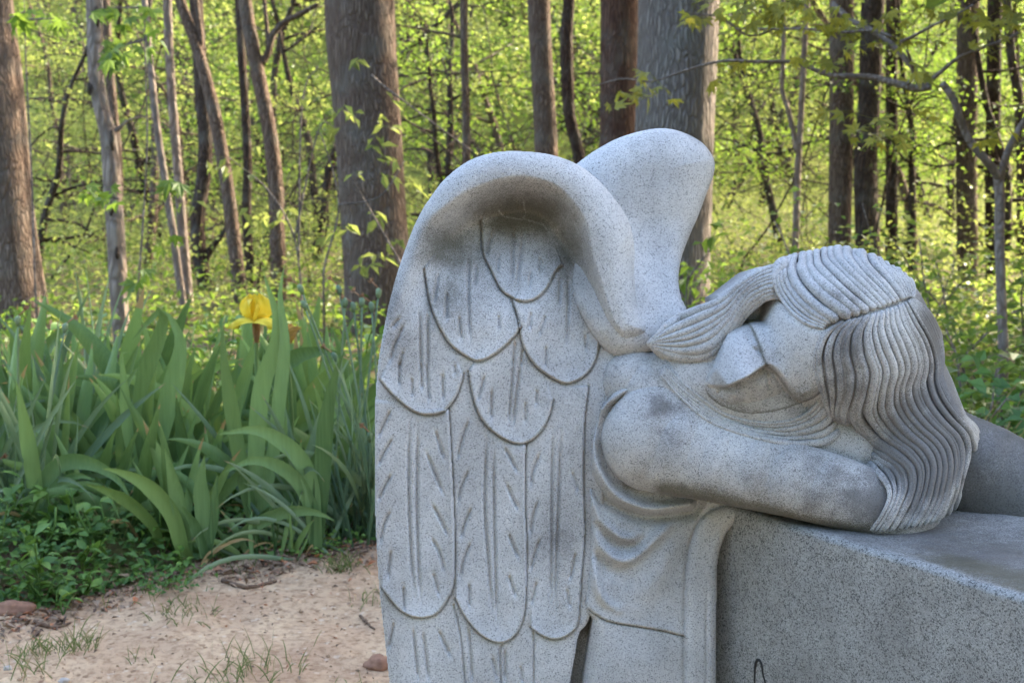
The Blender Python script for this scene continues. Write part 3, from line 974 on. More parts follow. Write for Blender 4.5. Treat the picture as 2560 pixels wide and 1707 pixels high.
# ------------------------------------------------------------------ plant and bark materials
def leaf_mat(name, dark, light, trans, tmix=0.45, rough=0.5, spec=0.3, by_object=False, dry=None):
    m, nt, bs, out = new_mat(name)
    b = NB(nt)
    t = b.attr('tint')
    if by_object:
        r = b.n('ObjectInfo').outputs['Random']
        t = b.math('SUBTRACT', b.math('ADD', b.math('MULTIPLY', t, 0.65), b.math('MULTIPLY', r, 0.65)), 0.22)
    nz = b.noise(b.mapping(b.coord('Object'), (1, 1, 0.04) if by_object else (1, 1, 1)), 150 if by_object else 14, 3)
    t = b.math('ADD', t, b.math('MULTIPLY', b.math('SUBTRACT', nz, 0.5), 0.5), clamp=True)
    c = b.mix(t, dark, light)
    if by_object:
        r2 = b.math('FRACT', b.math('MULTIPLY', r, 7.31))
        c = b.mix(b.ramp(r2, [(0.45, 0.0), (1.0, 0.35)]), c, (light[0] * 1.15, light[1] * 1.0, light[2] * 0.55))
    tr = b.mix(t, tuple(x * 0.6 for x in trans), trans)
    if dry:
        f = b.math('GREATER_THAN', b.attr('dry'), 0.5)
        c = b.mix(f, c, dry)
        tr = b.mix(f, tr, dry)
    b.L(c, bs.inputs['Base Color'])
    bs.inputs['Roughness'].default_value = rough
    bs.inputs['Specular IOR Level'].default_value = spec
    tl = b.n('BsdfTranslucent')
    b.L(tr, tl.inputs[0])
    mx = b.n('MixShader')
    mx.inputs[0].default_value = tmix
    b.L(bs.outputs[0], mx.inputs[1]); b.L(tl.outputs[0], mx.inputs[2])
    b.L(mx.outputs[0], out.inputs['Surface'])
    return m


def bark_mat(name, light, dark, furrow=26, squash=0.10, bump=0.9, warm=0.0):
    m, nt, bs, out = new_mat(name)
    b = NB(nt)
    co_ = b.coord('Object')
    wob = b.n('TexNoise')
    wob.inputs['Scale'].default_value = 5
    wob.inputs['Detail'].default_value = 3
    b.L(co_, wob.inputs['Vector'])
    ad = b.n('VectorMath', operation='MULTIPLY_ADD')
    b.L(wob.outputs['Color'], ad.inputs[0])
    ad.inputs[1].default_value = (0.05, 0.05, 0.05)
    b.L(co_, ad.inputs[2])
    st = b.mapping(ad.outputs[0], (1, 1, squash))
    vo = b.n('TexVoronoi', feature='DISTANCE_TO_EDGE')
    vo.inputs['Scale'].default_value = furrow
    b.L(st, vo.inputs['Vector'])
    vo2 = b.n('TexVoronoi', feature='DISTANCE_TO_EDGE')
    vo2.inputs['Scale'].default_value = furrow * 0.55
    b.L(st, vo2.inputs['Vector'])
    n2 = b.noise(b.mapping(co_, (1, 1, 0.35)), furrow * 3.0, 5, 0.7)
    crack = b.math('MULTIPLY', b.ramp(vo.outputs['Distance'], [(0.0, 0.0), (0.22, 1.0)]), b.ramp(vo2.outputs['Distance'], [(0.0, 0.15), (0.16, 1.0)]))
    ridge = b.math('MULTIPLY', crack, b.math('ADD', b.math('MULTIPLY', n2, 0.9), 0.35), clamp=True)
    k = b.ramp(ridge, [(0.05, 0.0), (0.75, 1.0)])
    c = b.mix(k, dark, light)
    pat = b.noise(co_, 5, 4, 0.6)
    c = b.mix(b.ramp(pat, [(0.45, 0.0), (0.75, 0.45)]), c, (0.20, 0.20, 0.17))
    b.L(c, bs.inputs['Base Color'])
    bs.inputs['Roughness'].default_value = 0.95
    bs.inputs['Specular IOR Level'].default_value = 0.1
    b.L(b.bump(ridge, bump, 0.022), bs.inputs['Normal'])
    return m


M['bark_brown'] = bark_mat('brown_bark', (0.25, 0.182, 0.135), (0.095, 0.064, 0.047), 58, 0.085, 0.9)
M['bark_pale'] = bark_mat('pale_grey_bark', (0.31, 0.265, 0.228), (0.125, 0.102, 0.086), 46, 0.11, 0.9)
M['bark_smooth'] = bark_mat('smooth_grey_bark', (0.28, 0.225, 0.18), (0.15, 0.115, 0.092), 22, 0.35, 0.5)
M['bark_sapling'] = bark_mat('sapling_bark', (0.25, 0.20, 0.165), (0.15, 0.115, 0.092), 30, 0.5, 0.4)
M['bark_dark'] = bark_mat('dark_bark', (0.115, 0.08, 0.06), (0.042, 0.03, 0.024), 48, 0.1)
M['bark_red'] = bark_mat('reddish_bark', (0.17, 0.10, 0.07), (0.065, 0.036, 0.027), 52, 0.07)
M['twig'] = bark_mat('twig_bark', (0.24, 0.20, 0.17), (0.10, 0.08, 0.07), 40, 0.5, 0.3)
M['leaf_spring'] = leaf_mat('spring_leaf', (0.085, 0.125, 0.03), (0.18, 0.215, 0.055), (0.38, 0.44, 0.10), 0.52)
M['leaf_green'] = leaf_mat('green_leaf', (0.055, 0.11, 0.022), (0.12, 0.19, 0.035), (0.28, 0.42, 0.05), 0.45)
M['leaf_maple'] = leaf_mat('young_maple_leaf', (0.14, 0.15, 0.03), (0.24, 0.24, 0.04), (0.50, 0.46, 0.06), 0.45)
M['leaf_canopy'] = leaf_mat('canopy_leaf', (0.06, 0.10, 0.02), (0.10, 0.15, 0.03), (0.20, 0.28, 0.04), 0.35)
M['iris_leaf'] = leaf_mat('iris_leaf', (0.034, 0.080, 0.026), (0.235, 0.355, 0.135), (0.24, 0.40, 0.08), 0.16, 0.42, 0.2, True, (0.36, 0.25, 0.11))
M['daffodil_leaf'] = leaf_mat('daffodil_leaf', (0.085, 0.15, 0.085), (0.23, 0.32, 0.19), (0.20, 0.30, 0.12), 0.2, 0.42, 0.35, True, (0.34, 0.26, 0.14))
M['grass'] = leaf_mat('grass_blade', (0.08, 0.12, 0.035), (0.18, 0.22, 0.08), (0.20, 0.27, 0.07), 0.3, 0.55, 0.2, False, (0.30, 0.24, 0.12))
M['weed'] = leaf_mat('weed_leaf', (0.045, 0.115, 0.03), (0.17, 0.29, 0.05), (0.18, 0.34, 0.05), 0.25, 0.5, 0.3, True)


def flat_mat(name, c, rough=0.9, c2=None, scale=40, trans=0.0):
    m, nt, bs, out = new_mat(name)
    b = NB(nt)
    if c2:
        b.L(b.mix(b.ramp(b.noise(b.coord(), scale, 5, 0.65), [(0.35, 0), (0.65, 1)]), c, c2), bs.inputs['Base Color'])
    else:
        bs.inputs['Base Color'].default_value = (*c, 1)
    bs.inputs['Roughness'].default_value = rough
    bs.inputs['Specular IOR Level'].default_value = 0.2
    if trans:
        tl = b.n('BsdfTranslucent')
        tl.inputs[0].default_value = (*c, 1)
        mx = b.n('MixShader'); mx.inputs[0].default_value = trans
        b.L(bs.outputs[0], mx.inputs[1]); b.L(tl.outputs[0], mx.inputs[2]); b.L(mx.outputs[0], out.inputs['Surface'])
    return m


M['petal'] = flat_mat('yellow_petal', (0.84, 0.64, 0.04), 0.55, (0.90, 0.74, 0.11), 30, 0.3)
M['petal_dry'] = flat_mat('wilted_petal', (0.50, 0.33, 0.08), 0.8, (0.24, 0.11, 0.04), 50, 0.2)
M['papery'] = flat_mat('dry_papery_bloom', (0.42, 0.26, 0.15), 0.9, (0.26, 0.13, 0.07), 120, 0.2)
M['twig_dry'] = flat_mat('dry_twig', (0.20, 0.13, 0.085), 0.95, (0.10, 0.065, 0.045), 60)
M['clay'] = flat_mat('red_clay', (0.30, 0.165, 0.105), 0.95, (0.20, 0.105, 0.07), 50)
M['stone'] = flat_mat('pale_stone', (0.46, 0.42, 0.37), 0.9, (0.34, 0.30, 0.26), 80)

# ------------------------------------------------------------------ ground
def hill(x, y):
    h = np.maximum(y - 20, 0)
    return 0.34 * h ** 1.06 * sstep(0, 12, h) + 0.25 * np.sin(x * 0.35 + 1) * sstep(10, 20, y)


def bed_edge(x):
    """where the bare soil ends and the flower bed begins"""
    return np.interp(x, [-3, -1.35, -1.15, -0.95, -0.8, -0.4, 2], [3.35, 3.42, 3.52, 3.72, 3.90, 3.97, 4.2]) + 0.04 * np.sin(x * 13 + 1)


def bump_z(x, y):
    z = 0.036 * (fbm(x * 100 + 9000, y * 100 + 9000, 70, 51, 3) - 0.5) + 0.030 * (fbm(x * 100 + 9000, y * 100 + 9000, 14, 52, 3) - 0.5)
    return z * sstep(9, 6, y)


def gz(x, y):
    x = np.asarray(x, float); y = np.asarray(y, float)
    return hill(x, y) + bump_z(x, y) + 0.05 * sstep(0.0, 0.5, y - bed_edge(x)) * sstep(9, 6, y)


xs = np.concatenate([np.linspace(-60, -4, 24), np.arange(-2.9, 0.5, 0.014), np.linspace(0.6, 6, 28), np.linspace(8, 70, 24)])
ys = np.concatenate([np.linspace(-8, 2.2, 12), np.arange(2.5, 5.2, 0.016), np.linspace(5.3, 12, 40), np.linspace(13, 75, 50)])
X, Y = np.meshgrid(xs, ys)
Z = gz(X, Y)
ny, nx = X.shape
i, j = np.meshgrid(np.arange(ny - 1), np.arange(nx - 1), indexing='ij')
Q = np.stack([i * nx + j, i * nx + j + 1, (i + 1) * nx + j + 1, (i + 1) * nx + j], -1).reshape(-1, 4)
soil = sstep(0.22, -0.12, Y - bed_edge(X) + 0.30 * (fbm(X * 100 + 9000, Y * 100 + 9000, 30, 53, 3) - 0.5)) * sstep(-4.2, -3.4, X) * sstep(3.0, 1.6, X)
m, nt, bs, out = new_mat('soil_and_forest_floor')
b = NB(nt)
co_ = b.coord('Object')
big = b.noise(co_, 3.2, 5, 0.6)
fine = b.noise(co_, 46, 6, 0.72)
dirt = b.mix(b.ramp(big, [(0.38, 0), (0.64, 1)]), (0.58, 0.415, 0.26), (0.44, 0.285, 0.175))
dirt = b.mix(b.ramp(fine, [(0.38, 0.6), (0.54, 0.0)]), dirt, (0.22, 0.125, 0.07))
vz = b.voro(co_, 95)
sp_ = b.n('SeparateColor'); b.L(vz, sp_.inputs[0])
dirt = b.mix(b.math('MULTIPLY', b.math('LESS_THAN', sp_.outputs[0], 0.025), 0.6), dirt, (0.16, 0.09, 0.05))
dirt = b.mix(b.math('MULTIPLY', b.math('GREATER_THAN', sp_.outputs[1], 0.975), 0.4), dirt, (0.62, 0.52, 0.40))
floor_c = b.mix(b.ramp(b.noise(co_, 7, 6, 0.7), [(0.42, 0), (0.62, 1)]), (0.10, 0.068, 0.04), (0.085, 0.11, 0.028))
gf = b.noise(co_, 0.9, 4, 0.6)
floor_far = b.mix(b.ramp(gf, [(0.42, 0), (0.60, 1)]), (0.16, 0.17, 0.04), (0.24, 0.25, 0.06))
sepc = b.n('SeparateXYZ'); b.L(co_, sepc.inputs[0])
farf = b.ramp(b.math('MULTIPLY', sepc.outputs[1], 0.02), [(0.24, 0), (0.5, 1)])
floor_c = b.mix(farf, floor_c, floor_far)
col = b.mix(b.attr('soil'), floor_c, dirt)
b.L(col, bs.inputs['Base Color'])
bs.inputs['Roughness'].default_value = 0.97
bs.inputs['Specular IOR Level'].default_value = 0.1
bp = b.bump(fine, 0.55, 0.012)
bp = b.bump(b.noise(co_, 160, 4, 0.7), 0.5, 0.004, bp)
b.L(bp, bs.inputs['Normal'])
go = link('ground', np_mesh('ground', np.stack([X, Y, Z], -1).reshape(-1, 3), Q, None, m, True, {'soil': soil.ravel()}))
tag(go, 'bare tan soil in front of the flower bed and leafy forest floor beyond', None, None, 'structure')


# ------------------------------------------------------------------ leaves
def kites(P, Dr, Nr, L, Wd, fold=0.25, mid=0.45):
    """one folded leaf per point: base, side, tip, side (two triangles' worth in one quad)"""
    Dr = Dr / (np.linalg.norm(Dr, axis=1)[:, None] + 1e-9)
    Sd = np.cross(Dr, Nr)
    Sd /= np.linalg.norm(Sd, axis=1)[:, None] + 1e-9
    Nn = np.cross(Sd, Dr)
    L = np.broadcast_to(L, (len(P),))[:, None]
    Wd = np.broadcast_to(Wd, (len(P),))[:, None]
    a = P
    m_ = P + Dr * L * mid + Nn * fold * Wd
    V = np.stack([a, m_ + Sd * Wd * 0.5, P + Dr * L - Nn * 0.15 * L, m_ - Sd * Wd * 0.5], 1).reshape(-1, 3)
    Q = np.arange(len(P) * 4).reshape(-1, 4)
    return V, Q


def rand_dirs(n, r, flat=0.5):
    d = r.normal(size=(n, 3))
    d[:, 2] *= flat
    return d / (np.linalg.norm(d, axis=1)[:, None] + 1e-9)


def lobed_leaf(n_lobes=5):
    """outline of a young maple leaf, unit length, in the xz plane"""
    pts = [(0, 0)]
    tips = [(-70, .62), (-38, .88), (0, 1.0), (38, .88), (70, .62)]
    out = []
    for k, (a, r) in enumerate(tips):
        a = math.radians(a)
        if k: 
            am = math.radians((tips[k - 1][0] + tips[k][0]) / 2)
            out.append((math.sin(am) * 0.5, math.cos(am) * 0.5))
        out.append((math.sin(a) * r, math.cos(a) * r))
    return np.array([(0, 0)] + out)


LOBE = lobed_leaf()


def lobed(P, Dr, Nr, L, r):
    Dr = Dr / (np.linalg.norm(Dr, axis=1)[:, None] + 1e-9)
    Sd = np.cross(Dr, Nr); Sd /= np.linalg.norm(Sd, axis=1)[:, None] + 1e-9
    Nn = np.cross(Sd, Dr)
    L = np.broadcast_to(L, (len(P),))
    k = len(LOBE)
    V = P[:, None] + (Sd[:, None] * LOBE[None, :, 0, None] + Dr[:, None] * LOBE[None, :, 1, None]) * L[:, None, None] - Nn[:, None] * (LOBE[None, :, :] ** 2).sum(-1)[..., None] * 0.28 * L[:, None, None] + Nn[:, None] * np.abs(LOBE[None, :, 0, None]) * 0.25 * L[:, None, None]
    T = np.array([[0, i_, i_ + 1] for i_ in range(1, k - 1)])
    T = (T[None] + (np.arange(len(P)) * k)[:, None, None]).reshape(-1, 3)
    return V.reshape(-1, 3), T


# ------------------------------------------------------------------ trees
ALL_TREES = []


def trunk_mesh(C, R, mat, base, sides=14, rough=0.04, seed=0, name='trunk'):
    C = np.asarray(C, float); R = np.asarray(R, float)
    V, Q, T = tube(C, R, sides)
    n = len(C)
    k = np.arange(n * sides)
    ring = k // sides
    ang = (k % sides) / sides
    cz = np.concatenate([[0], np.cumsum(np.linalg.norm(np.diff(C, axis=0), axis=1))])
    nz = fbm(ang * sides * 40.0 + seed * 977, cz[ring] * 60.0 + seed * 31, 60, 60 + seed % 7, 3) - 0.5
    nz2 = fbm(ang * 300.0 + seed * 77, cz[ring] * 25.0, 40, 61 + seed % 5, 2) - 0.5
    d_ = V[:n * sides] - C[ring]
    V[:n * sides] += d_ * (nz * rough * 2 + nz2 * rough)[:, None]
    return np_mesh(name, V - base, Q, T, mat, True)


def extend(pts, D, widths, height=None):
    """traced trunk (photo px) -> 3-D centreline from the ground up to `height`, with radii"""
    P = np.array([at(x, y, D) for x, y in pts])
    Wd = np.interp(np.linspace(0, 1, len(P)), np.linspace(0, 1, len(widths)), widths) * D / F / 2
    if P[0, 2] < P[-1, 2]: P, Wd = P[::-1], Wd[::-1]      # top first
    # keep the trunk upright: same y as its base
    P[:, 1] = P[-1, 1] + (P[:, 1] - P[-1, 1]) * 1.0
    dn = P[-1] - P[-2]
    g = float(gz(P[-1, 0], P[-1, 1]))
    if P[-1, 2] > g - 0.05:
        k = (P[-1, 2] - g + 0.12)
        step = np.array([dn[0] / max(-dn[2], 1e-3) * k * 0.5, 0, -k])
        P = np.vstack([P, P[-1] + step * 0.6, P[-1] + step]); Wd = np.concatenate([Wd, [Wd[-1] * 1.04, Wd[-1] * 1.25]])
    if height:
        up_ = P[0] - P[1]; up_ = up_ / np.linalg.norm(up_)
        m_ = height - P[0, 2]
        ex = []
        p = P[0]
        for k in range(1, 6):
            up_ = up_ * 0.8 + np.array([0, 0, 0.2])
            p = p + up_ * m_ / 5
            ex.append(p)
        P = np.vstack([ex[::-1], P]); Wd = np.concatenate([np.linspace(0.3, 0.92, 5) * Wd[0], Wd])
    P, Wd = P[::-1], Wd[::-1]
    C = spline(np.column_stack([P[:, [0, 2]], P[:, 1], Wd])[:, [0, 1, 2, 3]], max(24, int(len(P) * 7)))
    return np.column_stack([C[:, 0], C[:, 2], C[:, 1]]), np.maximum(C[:, 3], 0.004)


def limb(p, d, L, r0, r, n=9, droop=0.0, wig=0.16):
    pts = [np.array(p, float)]
    d = np.array(d, float); d /= np.linalg.norm(d)
    for k in range(n):
        d = d + r.normal(size=3) * wig * 0.5 + np.array([0, 0, -droop / n])
        d /= np.linalg.norm(d)
        pts.append(pts[-1] + d * L / n)
    return np.array(pts), np.linspace(r0, max(r0 * 0.2, 0.003), n + 1)


def crown_leaves(segs, n, r, size, spread, flat=0.45):
    """leaf positions scattered about limb points, in loose level sprays"""
    S_ = np.concatenate(segs)
    c = S_[r.integers(0, len(S_), n)]
    P = c + r.normal(size=(n, 3)) * np.array([spread, spread, spread * 0.45])
    Dr = rand_dirs(n, r, 0.5) + np.array([0, 0, -0.25])
    Nr = rand_dirs(n, r, 1.0) * 0.7 + np.array([0, 0, 1.0])
    Lf = size * r.uniform(0.6, 1.3, n)
    return P, Dr, Nr, Lf


def make_tree(name, label, pts, D, widths, mat, height=9.0, group='trees of the wood', branches=(), crown=500, seed=0, sides=16, rough=0.05, crown_mat='leaf_canopy', cz=3.6, crad=1.8, leaf=0.16):
    r = np.random.default_rng(seed + 100)
    C, R = extend(pts, D, widths, height)
    base = np.array([C[0, 0], C[0, 1], 0.0])
    t = empty(name, base)
    tag(t, label, 'tree', group)
    link('trunk', trunk_mesh(C, R, M[mat], base, sides, rough, seed), t)
    for bpts, bw in branches:
        Bp = np.array([at(x, y, D + (dz if False else 0)) for x, y in bpts])
        Bc = spline(Bp, 24) if len(Bp) > 2 else np.linspace(Bp[0], Bp[-1], 12)
        Bc = Bc + np.array([mnoise.noise_vector(Vector(p * 2)) for p in Bc]) * 0.01
        br = np.interp(np.linspace(0, 1, len(Bc)), np.linspace(0, 1, len(bw)), bw) * D / F / 2
        link('branch', trunk_mesh(Bc, br, M[mat], base, 8, rough * 0.6, seed + 3, 'branch'), t)
    if crown:
        segs, bag = [], Bag()
        for k in range(9):
            z = cz + (height - cz) * (k + 0.5) / 9
            p = C[np.argmin(abs(C[:, 2] - z))]
            a = r.uniform(0, 6.28)
            Lp, Lr = limb(p, (math.cos(a), math.sin(a), 0.45), crad * r.uniform(0.7, 1.2), 0.035, r)
            bag.add(*tube(Lp, Lr, 5))
            segs.append(Lp[3:])
        segs.append(C[C[:, 2] > height - 1.5])
        V_ = np.concatenate(bag.v) - base
        link('limbs', np_mesh('limbs', V_, np.concatenate(bag.q), np.concatenate(bag.t), M[mat]), t)
        P, Dr, Nr, Lf = crown_leaves(segs, crown, r, leaf, crad * 0.33)
        bg = Bag()
        V_, Q_ = kites(P - base, Dr, Nr, Lf, Lf * 0.62)
        bg.add(V_, Q_, c=np.repeat(r.random(crown), 4))
        link('crown', bg.mesh('crown', M[crown_mat], False), t)
    return t


def zA(*p): return [(.4974 * x, .4974 * y) for x, y in p]
def zB(*p): return [(780 + .4464 * x, .4464 * y) for x, y in p]
def zC(*p): return [(1700 + .4974 * x, .4974 * y) for x, y in p]


make_tree('large_tree', 'thick grey brown furrowed trunk at the left edge, sunlit along its right side', zA((-45, 0), (-20, 300), (0, 600), (25, 900), (60, 1200), (100, 1480), (118, 1600)), 8.6, [178 * .4974 * 1.2, 210 * .6, 250 * .5, 270 * .5], 'bark_brown', 10, seed=1, sides=40, crown=900)
make_tree('knotty_tree', 'pale knotty trunk with peeling patches standing in front of the left hand trees', zA((475, 0), (478, 200), (482, 380), (512, 550), (545, 680), (562, 850), (570, 1000), (582, 1150), (592, 1350), (603, 1568), (618, 1760)), 7.4, [42, 38, 40, 44, 44, 46, 42], 'bark_smooth', 7,
          branches=[(zA((560, 670), (600, 640), (640, 605), (690, 590), (760, 575)), [14, 7, 4, 3])], seed=2, sides=24, rough=0.10, crown=300)
make_tree('slim_tree', 'straight dark slim trunk partly hidden behind the pale knotty trunk', zA((530, 50), (545, 300), (570, 560), (592, 800), (600, 1100), (610, 1500)), 11, [24, 22, 24], 'bark_brown', 8, seed=3, crown=0)
make_tree('slim_tree', 'thinnest pale trunk curving down to meet a straighter one near the left', zA((725, 0), (738, 120), (747, 250), (765, 420), (790, 650), (820, 850), (850, 1050), (872, 1180), (900, 1400), (925, 1560)), 9, [15, 17, 18, 20], 'bark_smooth', 7, seed=4, rough=0.09, crown=0)
make_tree('slim_tree', 'straight slender grey trunk just right of the thinnest curving one', zA((840, 0), (850, 250), (865, 500), (885, 750), (905, 1000), (920, 1200), (937, 1400), (950, 1560)), 9.2, [22, 22, 24, 26], 'bark_smooth', 8, seed=5, crown=250)
make_tree('leaning_tree', 'leaning brown trunk with its right edge caught by warm sun', zA((905, 0), (970, 180), (1030, 380), (1080, 580), (1120, 800), (1150, 1000), (1180, 1250), (1210, 1500)), 10, [27, 32, 34, 36], 'bark_brown', 8,
          branches=[(zA((1008, 290), (1012, 200), (1000, 100), (985, 0), (975, -80)), [15, 15, 14, 13])], seed=6, crown=400)
make_tree('dark_tree', 'dark curving trunk standing behind the leaning brown one', zA((985, 0), (1000, 250), (1012, 450), (1032, 700), (1022, 900), (992, 1100), (1005, 1300), (1042, 1470)), 10.8, [34, 34, 36, 38], 'bark_dark', 9,
          branches=[(zA((1010, 1340), (1060, 1250), (1110, 1190), (1160, 1100)), [22, 18, 12, 8])], seed=7, crown=300)
make_tree('dark_tree', 'slim nearly black trunk between the leaning tree and the branching tree', zA((1200, 0), (1215, 300), (1235, 600), (1245, 850), (1240, 1100), (1268, 1480)), 10.8, [20, 22, 24], 'bark_dark', 9, seed=8, crown=200)
make_tree('branching_tree', 'brown trunk with a long branch sweeping up to the right', zA((1230, 0), (1262, 200), (1312, 450), (1360, 700), (1386, 950), (1392, 1200), (1412, 1520)), 10, [34, 36, 38, 40], 'bark_brown', 9,
          branches=[(zA((1310, 320), (1350, 255), (1368, 180), (1430, 112), (1510, 72), (1600, 20)), [20, 16, 14, 10]), (zA((1350, 250), (1342, 130), (1332, 0), (1328, -60)), [12, 10, 9])], seed=9, crown=400)
make_tree('large_tree', 'big reddish brown furrowed trunk standing behind the left shoulder of the carved wing', zB((268, 0), (282, 300), (310, 650), (332, 1000), (352, 1300), (370, 1600)), 8.6, [177, 172, 168, 166, 170], 'bark_brown', 11, seed=10, sides=48, crown=900)
make_tree('slim_tree', 'slim straight trunk rising behind the top of the near wing', zB((850, 0), (852, 300), (862, 600), (866, 900), (872, 1500)), 10, [20, 20, 20, 22], 'bark_brown', 7,
          branches=[(zB((830, 210), (760, 190), (700, 180), (560, 150), (470, 140)), [8, 7, 6, 5])], seed=11, crown=150)
make_tree('brown_tree', 'medium brown trunk behind the dip between the two wings', zB((1268, 0), (1282, 300), (1300, 600), (1312, 850), (1330, 1500)), 10.3, [56, 56, 58, 60], 'bark_brown', 10, seed=12, sides=28, crown=400)
make_tree('crooked_tree', 'crooked slim trunk bending right behind the two wings', zB((1440, 0), (1424, 200), (1430, 450), (1442, 650), (1490, 850), (1530, 1100), (1550, 1500)), 10.5, [30, 34, 30, 30, 34], 'bark_dark', 8, rough=0.09, seed=13, crown=200)
make_tree('reddish_tree', 'dark reddish furrowed trunk half hidden by the large pale tree', zB((1722, 0), (1720, 350), (1716, 700), (1716, 1500)), 9.8, [94, 94, 96], 'bark_red', 11, seed=14, sides=32, crown=400)
make_tree('large_tree', 'largest pale grey trunk with flaky plates right behind the far wing', zB((2050, 0), (2045, 300), (2030, 700), (2018, 1200), (2008, 1568), (2000, 1800)), 8.2, [200, 200, 196, 192, 196], 'bark_pale', 11, seed=15, sides=48, crown=900)
make_tree('forked_tree', 'pale slim twin stemmed trunk to the right of the large pale tree', zC((640, -20), (622, 300), (607, 600), (592, 850), (582, 1200), (580, 1560)), 9.5, [15, 15, 17, 18], 'bark_smooth', 7,
          branches=[(zC((590, 770), (578, 690), (548, 560), (514, 450), (518, 300), (522, 130), (515, 0)), [14, 13, 12, 10])], seed=16, crown=150)
make_tree('brown_tree', 'broad brown trunk seen through leaves above the angel\'s head', zC((812, 0), (812, 500), (802, 1200), (800, 1500)), 11, [62, 60, 56], 'bark_brown', 10, seed=17, crown=300)
make_tree('dark_tree', 'broad dark trunk directly above the angel\'s hair', zC((970, 0), (952, 500), (932, 850), (942, 1240), (945, 1560)), 10.8, [58, 56, 60, 62], 'bark_dark', 10, seed=18, crown=300)
make_tree('dark_tree', 'narrow dark trunk beside the broad dark one above the hair', zC((1062, 0), (1062, 450), (1064, 850), (1062, 1500)), 11.2, [28, 30, 30], 'bark_dark', 10, seed=19, crown=0)
make_tree('brown_tree', 'tall greyish brown trunk near the right edge behind the forked sapling', zC((1450, 0), (1442, 500), (1440, 900), (1450, 1560)), 11, [54, 52, 54], 'bark_brown', 10, seed=20, crown=300)
make_tree('dark_tree', 'straight blackish trunk close behind the fork of the sapling', zC((1582, 0), (1576, 500), (1570, 900), (1575, 1500)), 11.2, [36, 35, 38], 'bark_dark', 10, seed=21, crown=0)
make_tree('dark_tree', 'bent dark trunk in the upper right corner', zC((1650, 100), (1672, 330), (1705, 520), (1718, 900), (1720, 1500)), 12, [22, 24, 28], 'bark_dark', 8, seed=22, crown=0)

# the forked sapling at the right with its long crossing branch
sap = make_tree('forked_sapling', 'smooth grey sapling forking at the right edge with a long crooked branch over the view', zC((1600, 880), (1608, 1000), (1606, 1200), (1612, 1400), (1618, 1568), (1625, 1800)), 5.6, [26, 25, 24, 26], 'bark_sapling', None, seed=23, crown=0, rough=0.07)
sb = np.array(sap.location)
for bp_, bw in (((zC((1602, 905), (1545, 830), (1450, 720), (1390, 620), (1340, 540), (1255, 425)), [22, 21, 18, 17])),
                ((zC((1604, 900), (1625, 800), (1655, 700), (1690, 610), (1729, 520), (1800, 380)), [20, 17, 15, 12])),
                ((zC((1262, 432), (1200, 445), (1130, 430), (1060, 408), (1000, 390), (900, 382), (800, 372), (720, 342), (650, 312), (560, 300), (400, 300), (300, 295), (220, 305), (150, 322), (80, 345), (0, 372), (-120, 405), (-260, 390), (-420, 425)), [20, 16, 11, 9, 7, 5, 3])),
                ((zC((1212, 440), (1190, 350), (1140, 270), (1080, 200), (1010, 140), (950, 100), (900, 50), (850, -10)), [13, 15, 15, 15])),
                ((zC((1145, 425), (1152, 380), (1120, 310), (1080, 265)), [10, 10, 8, 6])),
                ((zC((1250, 420), (1300, 380), (1400, 318), (1500, 270), (1600, 220), (1729, 180), (1840, 140)), [11, 10, 8, 8])),
                ((zC((1105, 205), (1180, 170), (1260, 130), (1340, 90), (1420, 40)), [8, 8, 6, 4])),
                ((zC((1065, 180), (980, 150), (800, 148), (640, 142), (480, 138), (330, 118), (230, 45)), [8, 7, 6, 4])),
                ((zC((470, 150), (380, 172), (300, 172), (190, 105), (80, 92), (0, 75)), [6, 6, 5, 4]))):
    Bp = np.array([at(x, y, 5.6) for x, y in bp_])
    Bp[:, 1] += np.linspace(0, 0.3, len(Bp)) * (1 if len(bp_) > 6 else -0.5)
    Bc = spline(Bp, 40)
    Bc = Bc + np.array([mnoise.noise_vector(Vector(p * 6)) for p in Bc]) * 0.012
    br = np.interp(np.linspace(0, 1, 40), np.linspace(0, 1, len(bw)), bw) * 5.6 / F / 2
    link('branch', trunk_mesh(Bc, br, M['bark_sapling'], sb, 8, 0.08, 5, 'branch'), sap)


def leaf_sprays(parent, base, spots, D, mat, r, n=(5, 10), size=0.05, spread=0.06, lob=True, droop=0.5, name='leaves'):
    bg = Bag()
    for x, y in spots:
        k = int(r.integers(*n))
        c = at(x, y, D + r.normal() * 0.15)
        P = c + r.normal(size=(k, 3)) * np.array([spread, spread, spread * 0.6])
        Dr = rand_dirs(k, r, 0.4) + np.array([0, 0, -droop])
        Nr = rand_dirs(k, r, 1) * 0.5 + np.array([0, -0.5, 0.8])
        Lf = size * r.uniform(0.6, 1.25, k)
        if lob:
            V_, T_ = lobed(P, Dr, Nr, Lf, r)
            bg.add(V_ - base, None, T_, np.repeat(r.random(k), len(LOBE)))
        else:
            V_, Q_ = kites(P, Dr, Nr, Lf * 1.3, Lf * 0.55)
            bg.add(V_ - base, Q_, c=np.repeat(r.random(k), 4))
        for q in range(k):
            V_, Q_, T_ = tube(np.array([c, (c + P[q]) / 2 + 0.003, P[q]]), np.array([.0013, .001, .0008]), 3)
            bg.add(V_ - base, Q_, T_, 0.2)
    o = link(name, bg.mesh(name, M[mat], False), parent)
    o['kind'] = 'stuff'
    return o


